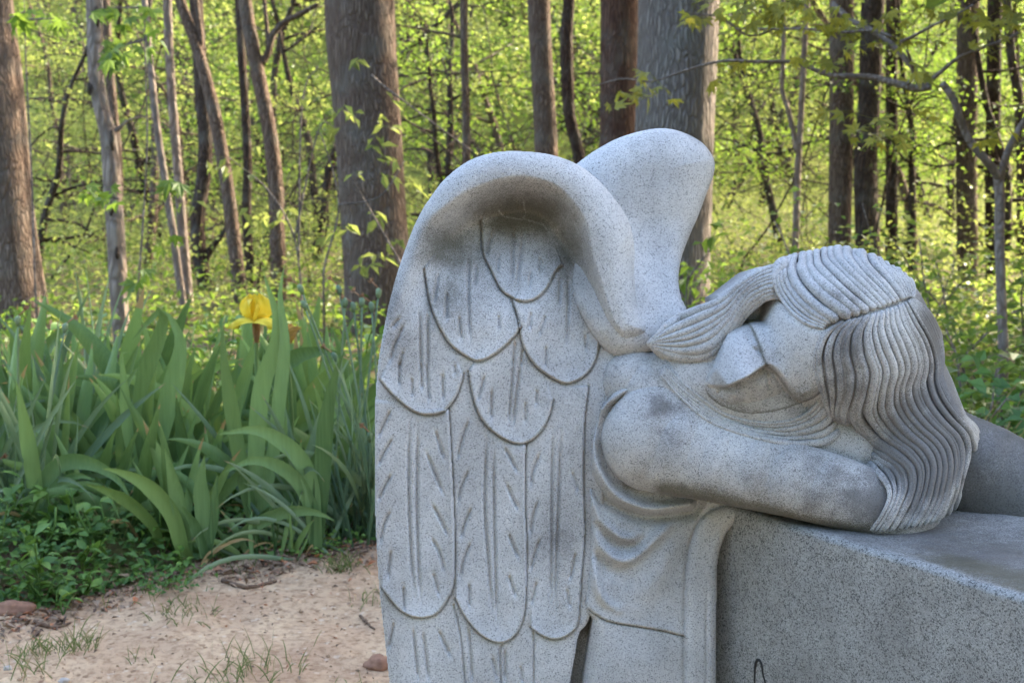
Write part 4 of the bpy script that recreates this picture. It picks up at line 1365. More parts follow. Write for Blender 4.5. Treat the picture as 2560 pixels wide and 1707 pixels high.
r_ = np.random.default_rng(5)
leaf_sprays(sap, sb, zC((500, 20), (520, 80), (690, 150), (850, 150), (870, 190), (940, 225), (1060, 230), (1090, 210), (1180, 380), (1230, 400), (1500, 110), (1545, 140), (1590, 260), (1640, 40), (1400, 30), (1440, 100),
                        (300, 80), (360, 10), (410, 60), (160, 90), (60, 20), (930, 630), (970, 680), (800, 560), (1040, 100), (780, 120), (1220, 560), (1570, 690), (1600, 660), (600, 15), (200, 30), (720, 90), (260, 310), (640, 290),
                        (-120, 400), (-180, 480), (-230, 520), (1690, 80), (1300, 60), (1350, 150)), 5.6, 'leaf_maple', r_, (4, 9), 0.062, 0.055)

# leafy shoots near the trunks at the left and in front of the big reddish trunk
def shoot(name, label, stems, D, spots, mat, size, lob, seed, group='leafy shoots in the wood', spread=0.03, n=(3, 6)):
    r = np.random.default_rng(seed)
    p0 = at(*stems[0][0], D)
    base = np.array([p0[0], p0[1], 0.0])
    t = empty(name, base)
    tag(t, label, 'shrub', group)
    for s_ in stems:
        P = np.array([at(x, y, D) for x, y in s_])
        if s_ is stems[0]: P = np.vstack([[P[0, 0], P[0, 1], 0.0], P])
        C = spline(P, 30)
        V_, Q_, T_ = tube(C - base, np.linspace(0.006, 0.0025, 30), 5)
        link('stem', np_mesh('stem', V_, Q_, T_, M['twig']), t)
    leaf_sprays(t, base, spots, D, mat, r, n, size, spread, lob, 0.6)
    return t


kt = bpy.data.objects['knotty_tree']
for k, (x, y) in enumerate(zA((462, 445), (600, 1270), (572, 1050), (500, 80), (575, 700))):
    kp = at(x, y, 7.4) - np.array(kt.location) + np.array([0, -.040, 0])
    V_, Q_, T_ = tube(kp + np.array([(0, 0, -.04), (0, -.004, -.02), (0.002, -.006, 0), (0, -.004, .02), (0, 0, .03)]) * (1 + .2 * k), np.array([.003, .010, .013, .009, .002]), 8)
    link('knot', np_mesh('knot', V_, Q_, T_, M['bark_dark'], True), kt)

shoot('leafy_shoot', 'thin arching shoot with paired pale leaves crossing the big reddish trunk', [zB((60, 1568), (150, 1150), (60, 780), (20, 740)), zB((150, 1150), (380, 1100), (520, 900)), zB((330, 420), (450, 520), (900, 850)), zB((500, 1480), (420, 1340), (200, 960))], 6.8,
      zB((235, 350), (160, 610), (230, 640), (370, 660), (400, 710), (350, 760), (370, 820), (50, 740), (100, 720), (380, 880), (440, 880), (480, 890), (260, 960), (410, 980), (540, 1060), (355, 1190), (365, 1220), (330, 1420), (380, 1430), (420, 1420), (290, 1490), (310, 1500), (470, 1340), (440, 1360), (440, 530), (170, 1270), (120, 1330)), 'leaf_spring', 0.06, False, 31, spread=0.022, n=(2, 5))
shoot('maple_seedling', 'young maple shoot with lobed green leaves hanging beside the pale knotty trunk', [zA((690, 1560), (720, 1100), (740, 700), (730, 300), (725, -60)), zA((600, 1000), (480, 980), (400, 960)), zA((730, 200), (600, 240), (520, 300)), zA((725, 40), (560, 40))], 6.9,
      zA((560, 50), (700, 30), (740, 30), (660, 110), (730, 110), (740, 180), (740, 230), (560, 300), (610, 280), (520, 340), (560, 230), (430, 940), (480, 960), (420, 1000), (580, 990), (550, 1010), (880, 950), (860, 1190), (690, 1340), (700, 1400), (680, 1440)), 'leaf_green', 0.085, True, 32, spread=0.04, n=(2, 5))
shoot('maple_seedling', 'green maple sprays hanging at the top left in front of the edge trunk', [zA((180, 1500), (160, 900), (130, 300), (120, -60)), zA((125, 60), (60, 90), (30, 110)), zA((130, 100), (270, 95))], 6.6,
      zA((50, 85), (80, 80), (270, 105), (260, 95), (120, 45), (140, 85)), 'leaf_green', 0.085, True, 33, spread=0.03, n=(2, 4))
shoot('leafy_shoot', 'thin shoot with drooping oval leaves beside the leaning trunks', [zA((1520, 1560), (1480, 1200), (1350, 960), (1150, 790)), zA((1480, 1200), (1600, 660), (1690, 640)), zA((1500, 1300), (1520, 520), (1600, 330))], 7.2,
      zA((1510, 500), (1540, 510), (1620, 650), (1660, 660), (1130, 850), (1220, 850), (1270, 760), (1100, 790), (1240, 1060), (1270, 1120), (1380, 1060), (1380, 1100), (1420, 1050), (950, 1020), (1700, 550), (1660, 1180), (1330, 1110)), 'leaf_spring', 0.06, False, 34, spread=0.03, n=(2, 5))
shoot('leafy_shoot', 'sprig of bright leaves in front of the pale trunk beside the far wing', [zC((30, 1560), (40, 1380), (60, 1360)), zC((40, 1400), (170, 1230))], 6.5, zC((30, 1360), (60, 1360), (45, 1400), (160, 1130), (150, 1200)), 'leaf_green', 0.07, False, 35, spread=0.02, n=(3, 5))

# ---- understory trees with airy spring foliage behind the trunks
LAND = [(-400, None), (95, 'edge trunk'), (275, 'pale knotty trunk'), (430, 'slender pair'), (560, 'leaning trunk'), (684, 'branching trunk'), (925, 'big reddish trunk'), (1162, 'slim trunk over the wing'),
        (1360, 'medium brown trunk'), (1690, 'large pale trunk'), (2000, 'forked pale trunk'), (2165, 'broad dark trunk'), (2420, 'greyish trunk'), (2560, None)]


def between(sx):
    for (a, na), (b_, nb) in zip(LAND[:-1], LAND[1:]):
        if sx < b_:
            return f'left of the {nb}' if na is None else f'right of the {na}' if nb is None else f'between {na} and {nb}'
    return 'beyond the right edge trunks'


ulabels = ['airy yellow green young tree', 'bushy fresh green young tree', 'thin sparse young tree']


def understory(k, x, y, h, n, leaf, mat, seed, stem='bark_dark'):
    r = np.random.default_rng(seed)
    z0 = float(gz(x, y))
    base = np.array([x, y, z0])
    t = empty('understory_tree', base)
    depth = 'nearest' if y < 11.6 else 'near' if y < 14 else 'midway' if y < 19.5 else 'far'
    tag(t, f'{depth} {ulabels[k]} {between(CX + x / y * F)}', 'young tree', 'young trees filling the wood')
    C, R = limb((0, 0, -0.1), (r.normal() * 0.16, 0, 1), h, 0.026 + 0.012 * h * 0.5, r, 12, 0, 0.2)
    bag = Bag()
    bag.add(*tube(C, R, 7))
    link('trunk', bag.mesh('trunk', M[stem]), t)
    bag = Bag(); segs = [C[5:]]
    for q in range(14):
        j = int(r.integers(2, 12)); a = r.uniform(0, 6.28)
        Lp, Lr = limb(C[j], (math.cos(a), math.sin(a), r.uniform(-0.1, 0.6)), h * r.uniform(0.22, 0.48), max(R[j] * 0.5, .006), r, 9, 0.25, 0.3)
        bag.add(*tube(Lp, Lr, 4)); segs.append(Lp[2:])
        for q2 in range(2):
            i_ = int(r.integers(3, 8)); a2 = r.uniform(0, 6.28)
            L2, R2 = limb(Lp[i_], (math.cos(a2), math.sin(a2), r.uniform(-0.2, 0.4)), h * 0.16, max(Lr[i_] * 0.6, .004), r, 5, 0.2, 0.3)
            bag.add(*tube(L2, R2, 3)); segs.append(L2)
    link('twigs', bag.mesh('twigs', M[stem]), t)['kind'] = 'stuff'
    P, Dr, Nr, Lf = crown_leaves(segs, n, r, leaf, h * 0.05)
    bg = Bag()
    V_, Q_ = kites(P, Dr, Nr, Lf, Lf * 0.6)
    bg.add(V_, Q_, c=np.repeat(np.clip(r.normal(0.55, 0.25, n), 0, 1), 4))
    link('crown', bg.mesh('crown', M[mat], False), t)


ru = np.random.default_rng(77)
cnt = 0
for row, (D, num, h, n, leaf) in enumerate([(11.6, 6, 2.8, 1300, 0.042), (13.0, 8, 3.2, 2200, 0.046), (15, 9, 4.0, 3200, 0.052), (18, 10, 4.8, 4200, 0.058), (21.5, 11, 5.5, 5200, 0.066), (25, 12, 6.0, 5600, 0.076)]):
    half = D * 0.36 + 1.0
    for k in range(num):
        x = -half + 2 * half * (k + ru.uniform(0.1, 0.9)) / num
        y = D + ru.uniform(-1.0, 1.0)
        kind = int(ru.choice([0, 0, 1, 2] if x < 1.2 else [0, 1, 1, 2]))
        hh = h * ru.uniform(0.75, 1.2)
        understory(kind, x, y, hh, int(n * ru.uniform(0.7, 1.2) * (0.55 if kind == 2 else 1)), leaf, 'leaf_green' if kind == 1 else 'leaf_spring', 500 + cnt, 'bark_dark' if kind else 'bark_brown')
        cnt += 1

# ---- the far wood: reads as one mass
rw = np.random.default_rng(91)
nf = 110000
y = rw.uniform(27, 46, nf)
x = rw.uniform(-1, 1, nf) * (y * 0.40 + 2)
cl = fbm(x * 100 + 90000, y * 100 + 90000, 260, 71, 3)
z = hill(x, y) + (rw.random(nf) ** 0.8) * (2.5 + 5.5 * cl)
P = np.column_stack([x, y, z])
Lf = rw.uniform(0.08, 0.17, nf)
V_, Q_ = kites(P, rand_dirs(nf, rw, 0.5), rand_dirs(nf, rw, 1) * 0.8 + np.array([0, 0, 1]), Lf, Lf * 0.65)
bg = Bag()
bg.add(V_, Q_, c=np.repeat(np.clip(rw.normal(0.6, 0.25, nf), 0, 1), 4))
for k in range(90):
    yy = rw.uniform(26, 44); xx = rw.uniform(-1, 1) * (yy * 0.38 + 1)
    Lp, Lr = limb((xx, yy, float(hill(np.array(xx), np.array(yy))) - 0.2), (rw.normal() * 0.12, 0, 1), rw.uniform(5, 9), rw.uniform(0.05, 0.16), rw, 10, 0, 0.08)
far_trunks = []
o = link('woodland', bg.mesh('woodland', M['leaf_spring'], False))
tag(o, 'bright yellow green mass of sunlit spring foliage far back in the wood', None, None, 'stuff')
rw = np.random.default_rng(92)
for k in range(34):
    yy = rw.uniform(19, 34); xx = rw.uniform(-1, 1) * (yy * 0.37)
    zz = float(gz(xx, yy))
    base = np.array([xx, yy, zz])
    t = empty('distant_tree', base)
    tag(t, ('thin dark' if k % 3 else 'thin brown') + f' distant trunk {between(CX + xx / yy * F)}', 'tree', 'distant trunks deep in the wood')
    Lp, Lr = limb((0, 0, -0.2), (rw.normal() * 0.10, 0, 1), rw.uniform(6, 9), rw.uniform(0.07, 0.16), rw, 12, 0, 0.07)
    V_, Q_, T_ = tube(Lp, Lr, 8)
    link('trunk', np_mesh('trunk', V_, Q_, T_, M['bark_dark' if k % 3 else 'bark_brown']), t)
    for q in range(4):
        j = int(rw.integers(3, 10)); a = rw.uniform(0, 6.28)
        B_, Br = limb(Lp[j], (math.cos(a), 0.3 * math.sin(a), 0.5), rw.uniform(1.2, 2.4), Lr[j] * 0.4, rw, 8, 0.0, 0.3)
        V_, Q_, T_ = tube(B_, Br, 5)
        link('branch', np_mesh('branch', V_, Q_, T_, M['bark_dark' if k % 3 else 'bark_brown']), t)

# ---- low green growth on the forest floor
nu = 15000
y = 5.3 + 12 * rw.random(nu) ** 1.5
x = rw.uniform(-1, 1, nu) * (y * 0.42 + 0.3)
hgt = 0.10 + 0.30 * fbm(x * 100 + 9000, y * 100 + 9000, 90, 72, 3) * sstep(5.0, 8, y)
z = gz(x, y) + rw.random(nu) * hgt
Lf = rw.uniform(0.03, 0.075, nu)
V_, Q_ = kites(np.column_stack([x, y, z]), rand_dirs(nu, rw, 0.6), rand_dirs(nu, rw, 1) * 0.5 + np.array([0, -0.2, 1]), Lf, Lf * 0.6)
bg = Bag(); bg.add(V_, Q_, c=np.repeat(rw.random(nu), 4))
o = link('undergrowth', bg.mesh('undergrowth', M['leaf_green'], False))
tag(o, 'low green undergrowth on the forest floor between the trunks', None, None, 'stuff')

# ---- thicket of fresh shoots hiding the forest floor
nu = 46000
y = 8.6 + 15 * rw.random(nu) ** 1.2
x = rw.uniform(-1, 1, nu) * (y * 0.40 + 0.3)
hgt = (0.15 + 1.1 * fbm(x * 100 + 9000, y * 100 + 9000, 120, 73, 3) ** 1.5) * sstep(8.0, 11, y)
z = gz(x, y) + rw.random(nu) * hgt
Lf = rw.uniform(0.028, 0.055, nu)
V_, Q_ = kites(np.column_stack([x, y, z]), rand_dirs(nu, rw, 0.5), rand_dirs(nu, rw, 1) * 0.7 + np.array([0, -0.1, 1]), Lf, Lf * 0.62)
bg = Bag(); bg.add(V_, Q_, c=np.repeat(np.clip(rw.normal(.45, .25, nu), 0, 1), 4))
o = link('underbrush', bg.mesh('underbrush', M['leaf_spring'], False))
tag(o, 'thicket of pale green shoots and stems covering the forest floor', None, None, 'stuff')

bg = Bag()
for k in range(170):
    yy = rw.uniform(10.5, 21); xx = rw.uniform(-1, 1) * yy * .38
    Lp, Lr = limb((xx, yy, float(gz(xx, yy)) - .02), (rw.normal() * .55, rw.normal() * .2, 1), rw.uniform(.8, 3.6), rw.uniform(.004, .012), rw, 12, .3, .34)
    bg.add(*tube(Lp, Lr, 4), c=0.0)
    for q in range(4):
        i_ = int(rw.integers(3, 11)); a = rw.uniform(0, 6.28)
        L2, R2 = limb(Lp[i_], (math.cos(a), math.sin(a) * .4, rw.uniform(-.1, .7)), rw.uniform(.4, 1.3), Lr[i_] * .6, rw, 8, .3, .4)
        bg.add(*tube(L2, R2, 3), c=0.0)
o = link('bare_twigs', bg.mesh('bare_twigs', M['bark_dark'], True))
tag(o, 'tangle of thin dark stems and twigs running through the wood', None, None, 'stuff')

# ---- unseen trees added to the right of the view so their crowns shade the monument
for k, (x, y, h, cr) in enumerate([(4.4, 5.2, 8.5, 2.2), (6.6, 7.4, 11, 3.0), (5.2, 3.0, 8, 2.2), (9.5, 10, 13, 3.4), (4.6, 8.3, 9, 2.4), (8.6, 6.2, 11, 3.0)]):
    r = np.random.default_rng(900 + k)
    base = np.array([x, y, 0.0])
    t = empty('shade_tree', base)
    tag(t, 'leafy tree added out of view so its crown shades the angel', 'tree', 'shade trees added out of view')
    C, R = limb((0, 0, -0.1), (0.02, 0, 1), h, 0.2, r, 14, 0, 0.05)
    link('trunk', trunk_mesh(C, R, M['bark_brown'], np.zeros(3), 16, 0.05, k), t)
    segs = [C[6:]]; bag = Bag()
    for q in range(16):
        j = int(r.integers(3, 14)); a = r.uniform(0, 6.28)
        Lp, Lr = limb(C[j], (math.cos(a), math.sin(a), 0.35), cr * r.uniform(0.7, 1.1), 0.05, r)
        bag.add(*tube(Lp, Lr, 5)); segs.append(Lp[2:])
    link('limbs', bag.mesh('limbs', M['bark_brown']), t)
    n = 7500
    P, Dr, Nr, Lf = crown_leaves(segs, n, r, 0.24, cr * 0.26)
    bg = Bag(); V_, Q_ = kites(P, Dr, Nr, Lf, Lf * 0.7)
    bg.add(V_, Q_, c=np.repeat(r.random(n), 4))
    link('crown', bg.mesh('crown', M['leaf_canopy'], False), t)

# ------------------------------------------------------------------ blades
def blade(L, Wd, th0, bend, out=0.0, fold=0.12, rows=13, tipdry=0.0, power=1.6, base_w=0.7, wob=0.0, seed=0):
    """a sword leaf rising from the origin in the xz plane: leans by th0, bends on by `bend`, droops towards -y by `out`"""
    r = np.random.default_rng(seed)
    s = np.linspace(0, 1, rows)
    th = th0 + bend * s ** power + wob * np.sin(s * 7 + r.uniform(0, 6))
    dx, dz = np.sin(th), np.cos(th)
    ph = out * s ** 2
    ds = L / (rows - 1)
    x = np.concatenate([[0], np.cumsum((dx[1:] + dx[:-1]) / 2 * ds)])
    z = np.concatenate([[0], np.cumsum((dz[1:] + dz[:-1]) / 2 * ds * np.cos(ph[1:]))])
    y = -np.concatenate([[0], np.cumsum(np.sin(ph[1:]) * ds)])
    w = Wd * (base_w + (1 - base_w) * np.sin(np.pi * np.clip(s * 1.15, 0, 1))) * np.clip((1 - s) * 3.2, 0, 1) ** 0.75
    w[-1] = 0.0006
    nx_, nz_ = dz, -dx
    cols = np.array([-0.5, -0.2, 0.2, 0.5])
    yo = np.array([0.0, 1.0, 1.0, 0.0])
    V = np.stack([x[:, None] + nx_[:, None] * w[:, None] * cols, y[:, None] + fold * w[:, None] * yo, z[:, None] + nz_[:, None] * w[:, None] * cols], -1)
    i, j = np.meshgrid(np.arange(rows - 1), np.arange(3), indexing='ij')
    Q = np.stack([i * 4 + j, i * 4 + j + 1, (i + 1) * 4 + j + 1, (i + 1) * 4 + j], -1).reshape(-1, 4)
    tint = np.repeat(0.25 + 0.55 * s + r.normal() * 0.1, 4)
    dry = np.repeat((s > 1 - tipdry).astype(float), 4)
    return V.reshape(-1, 3), Q, tint, dry


def blade_mesh(name, mat, **kw):
    V, Q, ti, dr = blade(**kw)
    return np_mesh(name, V, Q, None, M[mat], True, {'tint': np.clip(ti, 0, 1), 'dry': dr})


rp = random.Random(21)
IR_UP = [blade_mesh('leaf', 'iris_leaf', L=1.0, Wd=rp.uniform(.076, .108), th0=rp.uniform(-.02, .06), bend=rp.uniform(.02, .35), out=rp.uniform(-.25, .35), tipdry=rp.choice([0, 0, 0.03, .08, .12]), wob=.05, seed=k) for k in range(14)]
IR_ARC = [blade_mesh('leaf', 'iris_leaf', L=1.0, Wd=rp.uniform(.078, .105), th0=rp.uniform(.1, .3), bend=rp.uniform(0.9, 2.2), out=rp.uniform(-.2, .3), tipdry=rp.choice([0, .02, .05]), power=1.5, seed=40 + k) for k in range(9)]
DA = [blade_mesh('leaf', 'daffodil_leaf', L=1.0, Wd=rp.uniform(.028, .040), th0=rp.uniform(.0, .15), bend=rp.uniform(.1, .7), out=rp.uniform(-.3, .3), tipdry=rp.choice([0, 0, .04]), rows=12, base_w=.85, seed=80 + k) for k in range(10)] + \
     [blade_mesh('leaf', 'daffodil_leaf', L=1.0, Wd=rp.uniform(.028, .038), th0=rp.uniform(.2, .4), bend=rp.uniform(1.0, 1.9), out=rp.uniform(-.2, .2), tipdry=.03, rows=12, base_w=.85, power=2, seed=95 + k) for k in range(6)]


def add_leaf(parent, me, L, rz, tilt=0.0, off=(0, 0, 0), wide=1.0):
    o = link('leaf', me, parent)
    o.scale = (L * wide, L * wide, L)
    o.rotation_euler = (tilt, 0, rz)
    o.location = off
    return o


iris_n = [0]
iris_labels = []


def iris(sx, D, h, n, label, arc=0.25, face=None, lean=0.0, group='sword leaved clumps in the flower bed'):
    x = (sx - CX) / F * D
    y = D * math.cos(PITCH) - 0.0
    z = float(gz(x, y))
    t = empty('iris_plant', (x, y, z - 0.01))
    tag(t, label, 'iris', group)
    if face is None and rp.random() < .7: lean = rp.uniform(-.6, .5)
    a0 = rp.uniform(-0.7, 0.7) if face is None else face
    for k in range(n):
        f = (k - (n - 1) / 2) / max((n - 1) / 2, 1)
        if rp.random() < arc:
            me = rp.choice(IR_ARC); L = h * rp.uniform(0.8, 1.1); tl = 0
        else:
            me = rp.choice(IR_UP); L = h * rp.uniform(0.72, 1.08) * (1 - 0.22 * abs(f)); tl = 0
        flip = math.pi if (f < 0) != (rp.random() < 0.12) else 0
        o = add_leaf(t, me, L, a0 + flip + rp.uniform(-.35, .35), 0, (f * 0.03, rp.uniform(-.02, .02), 0), rp.uniform(.85, 1.1))
        o.rotation_euler = (rp.uniform(-.2, .25), abs(f) * rp.uniform(0.05, 0.6) + lean * (1 if flip == 0 else -1), o.rotation_euler.z)
    iris_n[0] += 1
    return t


ORD = 'leftmost,second from the left,third from the left,fourth from the left,fifth from the left,sixth from the left,seventh from the left,eighth from the left,ninth from the left,tenth from the left,eleventh from the left,twelfth from the left,thirteenth from the left,fourteenth from the left,fifteenth from the left,sixteenth from the left,seventeenth from the left,eighteenth from the left,nineteenth from the left,twentieth from the left'.split(',')
NUM = {4: 'four', 5: 'five', 6: 'six', 7: 'seven'}


def iris_row(n, x0, x1, D, h, ns, row, arc):
    for k in range(n):
        q = rp.choice(ns)
        iris(x0 + (x1 - x0) * (k + rp.uniform(.15, .85)) / n, rp.uniform(*D), rp.uniform(*h), q, f'{row} fan of {NUM[q]} broad sword leaves, {ORD[k]} in that row', arc)


iris_row(15, -60, 900, (4.75, 5.15), (.56, .74), [4, 5, 6], 'tall back row', 0.14)
iris_row(17, -90, 880, (4.35, 4.75), (.52, .70), [4, 5, 6], 'tall middle row', 0.26)
iris_row(12, -60, 870, (4.1, 4.35), (.42, .60), [4, 5], 'lower front row', 0.38)
for k, (sx, D, h, n) in enumerate([(440, 3.98, .46, 6), (520, 3.96, .40, 4), (605, 3.94, .20, 5), (648, 3.98, .24, 6), (702, 3.93, .20, 6), (330, 4.0, .42, 5), (760, 4.05, .42, 4), (240, 4.05, .40, 4)]):
    iris(sx, D, h, n, ['arching sword leaved fan at the front of the bed, leaning left over the weeds', 'upright pointed fan standing alone in the middle of the bed front', 'smallest two leaved fan sprouting from the litter',
                       'spiky young fan between two small ones at the bed front', 'little pale fan nearest the bare soil at the right', 'front fan with leaves arching low to the left', 'fan with one long arching leaf near the daffodils', 'front fan half sunk in the leafy weeds'][k], 0.45 if h > .3 else 0.1, group='sword leaved clumps in the flower bed')

def ribbon(pts, D, Wd, dz=0.0, twist=0.15, rows=20, mat='iris_leaf', prof=None):
    """a leaf blade following traced points (base first) at depth D, its tip nearer by dz"""
    n_ = len(pts)
    P = np.array([at(x, y, D - dz * k / (n_ - 1)) for k, (x, y) in enumerate(pts)])
    C = spline(np.column_stack([P[:, 0], P[:, 2], P[:, 1]]), rows)[:, [0, 2, 1]]
    T = np.gradient(C, axis=0); T /= np.linalg.norm(T, axis=1)[:, None]
    s_ = np.linspace(0, 1, rows)
    vd = np.array([math.sin(twist), -math.cos(twist), 0.1])
    Sd = np.cross(T, vd); Sd /= np.linalg.norm(Sd, axis=1)[:, None]
    Nn = np.cross(Sd, T)
    w = Wd * (0.75 + 0.25 * np.sin(np.pi * s_)) * np.clip((1 - s_) * 2.6, 0, 1) ** .75
    w[-1] = .0006
    cols = np.array([-.5, -.2, .2, .5]); up_ = np.array([0, .12, .12, 0])
    V = C[:, None] + Sd[:, None] * (w[:, None] * cols)[..., None] - Nn[:, None] * (w[:, None] * up_)[..., None]
    i, j = np.meshgrid(np.arange(rows - 1), np.arange(3), indexing='ij')
    Q = np.stack([i * 4 + j, i * 4 + j + 1, (i + 1) * 4 + j + 1, (i + 1) * 4 + j], -1).reshape(-1, 4)
    tint = np.repeat(.4 + .35 * s_, 4)
    return V.reshape(-1, 3), Q, tint


def hero(label, D, leaves, dz=.1):
    p0 = at(*leaves[0][0][0], D)
    base = np.array([p0[0], p0[1], float(gz(p0[0], p0[1]))])
    t = empty('iris_plant', base)
    tag(t, label, 'iris', 'sword leaved clumps in the flower bed')
    for pts, wpx in leaves:
        V, Q, ti = ribbon(pts, D, wpx * D / F, dz, rp.uniform(-.3, .3))
        link('leaf', np_mesh('leaf', V - base, Q, None, M['iris_leaf'], True, {'tint': ti, 'dry': np.zeros(len(V))}), t)


hero('fan whose broad wavy leaf stands just right of the yellow bloom', 4.12, [([(640, 1340), (640, 1150), (652, 980), (675, 905), (692, 845), (690, 784), (671, 722), (658, 680)], 44),
     ([(640, 1340), (680, 1150), (700, 980), (712, 850), (700, 740), (712, 660)], 34), ([(640, 1340), (600, 1150), (575, 1000), (560, 900), (555, 800)], 40)], .05)
hero('fan with one long leaf arching left across the middle of the bed', 4.02, [([(790, 1370), (785, 1290), (775, 1204), (747, 1143), (694, 1097), (633, 1074), (543, 1086)], 42),
     ([(790, 1370), (805, 1200), (815, 1050), (840, 930), (860, 880)], 42), ([(790, 1370), (770, 1250), (720, 1180), (640, 1150), (560, 1180)], 36)], .08)
hero('front fan with two arching leaves sweeping left over the weeds', 3.98, [([(470, 1400), (455, 1370), (428, 1284), (367, 1214), (294, 1178), (255, 1172)], 42), ([(400, 1360), (380, 1312), (326, 1259), (265, 1227), (212, 1208)], 34),
     ([(470, 1400), (450, 1280), (430, 1190), (412, 1120)], 36)], .1)
hero('upright pointed leaf standing clear at the front of the bed', 3.96, [([(516, 1395), (508, 1284), (502, 1202), (512, 1137)], 42), ([(516, 1395), (535, 1300), (538, 1230), (545, 1180)], 24), ([(516, 1395), (490, 1320), (465, 1280), (455, 1265)], 26)], .04)
hero('fan at the left whose leaf arches over like a bow', 4.08, [([(100, 1350), (92, 1270), (120, 1190), (165, 1155), (230, 1160), (290, 1195), (330, 1250)], 40), ([(100, 1350), (85, 1200), (60, 1050), (40, 950)], 40), ([(100, 1350), (130, 1230), (190, 1190), (240, 1200)], 28)], .08)
hero('pair of broad folded leaves bending over at the top in mid bed', 4.3, [([(350, 1250), (350, 1050), (365, 930), (395, 850), (410, 790), (400, 775), (330, 850)], 44), ([(350, 1250), (400, 1080), (440, 930), (450, 850), (420, 785), (400, 772)], 50),
     ([(350, 1250), (320, 1080), (310, 960), (305, 885), (325, 880)], 30)], .04)

# the flowering stem with its yellow bloom and a wilted one lower down
def petal(L, Wd, curl, cup, seed=0, rows=9, cols=7, ruff=0.05):
    r = np.random.default_rng(seed)
    s = np.linspace(0, 1, rows)
    th = curl * s
    x = np.concatenate([[0], np.cumsum(np.sin(th[1:]) * L / (rows - 1))])
    z = np.concatenate([[0], np.cumsum(np.cos(th[1:]) * L / (rows - 1))])
    w = Wd * np.sin(np.pi * (0.10 + 0.80 * s ** 0.8)) ** 0.8
    c = np.linspace(-.5, .5, cols)
    rf = ruff * L * np.sin(c[None] * 19 + s[:, None] * 4 + r.uniform(0, 6)) * s[:, None] ** 2
    Y_ = w[:, None] * c
    X_ = x[:, None] - cup * (np.abs(c)[None] * 2) ** 2 * w[:, None] * 0.5 * np.cos(th)[:, None] + rf
    Z_ = z[:, None] + cup * (np.abs(c)[None] * 2) ** 2 * w[:, None] * 0.5 * np.sin(th)[:, None] + rf * 0.6
    V = np.stack([X_, Y_, Z_], -1).reshape(-1, 3)
    i, j = np.meshgrid(np.arange(rows - 1), np.arange(cols - 1), indexing='ij')
    Q = np.stack([i * cols + j, i * cols + j + 1, (i + 1) * cols + j + 1, (i + 1) * cols + j], -1).reshape(-1, 4)
    return V, Q


Df = 4.25
fp = at(640, 806, Df)                 # heart of the bloom
x0 = np.array([fp[0] + 0.01, fp[1], float(gz(fp[0], fp[1]))])
fl = empty('iris_flower', x0)
tag(fl, 'bright yellow flag flower standing up among the green sword leaves', 'flower')
V_, Q_, T_ = tube(spline([np.zeros(3), (fp - x0) * np.array([1.3, 1, .6]) + np.array([0, .01, 0]), fp - x0], 16), np.linspace(.008, .006, 16), 8)
link('stem', np_mesh('stem', V_, Q_, T_, M['iris_leaf'], True, {'tint': np.full(len(V_), .5), 'dry': np.zeros(len(V_))}), fl)
hp = fp - x0
V_, Q_, T_ = tube(np.array([hp + (0, 0, -.06), hp + (0, 0, -.03), hp + (0, 0, .005)]), np.array([.007, .011, .012]), 8)
link('spathe', np_mesh('spathe', V_, Q_, T_, M['papery'], True), fl)
std = np_mesh('standard', *petal(.086, .105, -.22, .62, 1, rows=12, cols=11, ruff=.16), None, M['petal'], True)
fall = np_mesh('fall', *petal(.092, .078, 2.2, -.30, 2, rows=12, cols=11, ruff=.15), None, M['petal'], True)
for k in range(3):
    o = link('standard', std, fl); o.location = hp; o.rotation_euler = (0, 0.30, 0.5 + k * 2.094); o.scale = (.85, .75 + .12 * k, .78 + .12 * k)
    o = link('fall', fall, fl); o.location = hp; o.rotation_euler = (0, 0.55, 1.55 + k * 2.094)
for k in range(3):
    V_, Q_ = petal(.05, .02, 1.2, .6, 4)
    o = link('style_arm', np_mesh('style_arm', V_, Q_, None, M['petal'], True), fl); o.location = hp; o.rotation_euler = (0, .4, 1.55 + k * 2.094)
wp = at(716, 862, 4.2)
x0 = np.array([wp[0], wp[1], float(gz(wp[0], wp[1]))])
wf = empty('wilted_flower', x0)
tag(wf, 'wilted brown and yellow bud drooping just right of the yellow bloom', 'flower')
V_, Q_, T_ = tube(spline([np.zeros(3), (wp - x0) * np.array([1, 1, .6]) + np.array([.01, 0, 0]), wp - x0], 14), np.linspace(.008, .006, 14), 7)
link('stem', np_mesh('stem', V_, Q_, T_, M['iris_leaf'], True, {'tint': np.full(len(V_), .5), 'dry': np.zeros(len(V_))}), wf)
for k in range(4):
    V_, Q_ = petal(.07, .04, .9, .9, 7 + k, ruff=.12)
    o = link('petal', np_mesh('petal', V_, Q_, None, M['petal_dry'], True), wf); o.location = wp - x0; o.rotation_euler = (.3, .2, k * 1.57)


DEAD = [blade_mesh('dead_leaf', 'iris_leaf', L=1.0, Wd=rp.uniform(.04, .06), th0=rp.uniform(.3, .7), bend=rp.uniform(.9, 2.0), out=rp.uniform(-.3, .3), tipdry=2.0, power=1.2, wob=.15, seed=140 + k) for k in range(5)]
for o_ in [o for o in COL.objects if o.name.startswith('iris_plant')]:
    for k in range(rp.choice([0, 1, 1, 2])):
        d = link('dead_leaf', rp.choice(DEAD), o_)
        L = rp.uniform(.09, .21); d.scale = (L, L, L); d.rotation_euler = (rp.gauss(0, .2), 0, rp.uniform(0, 6.28)); d.location = (rp.gauss(0, .03), -.02, .01)


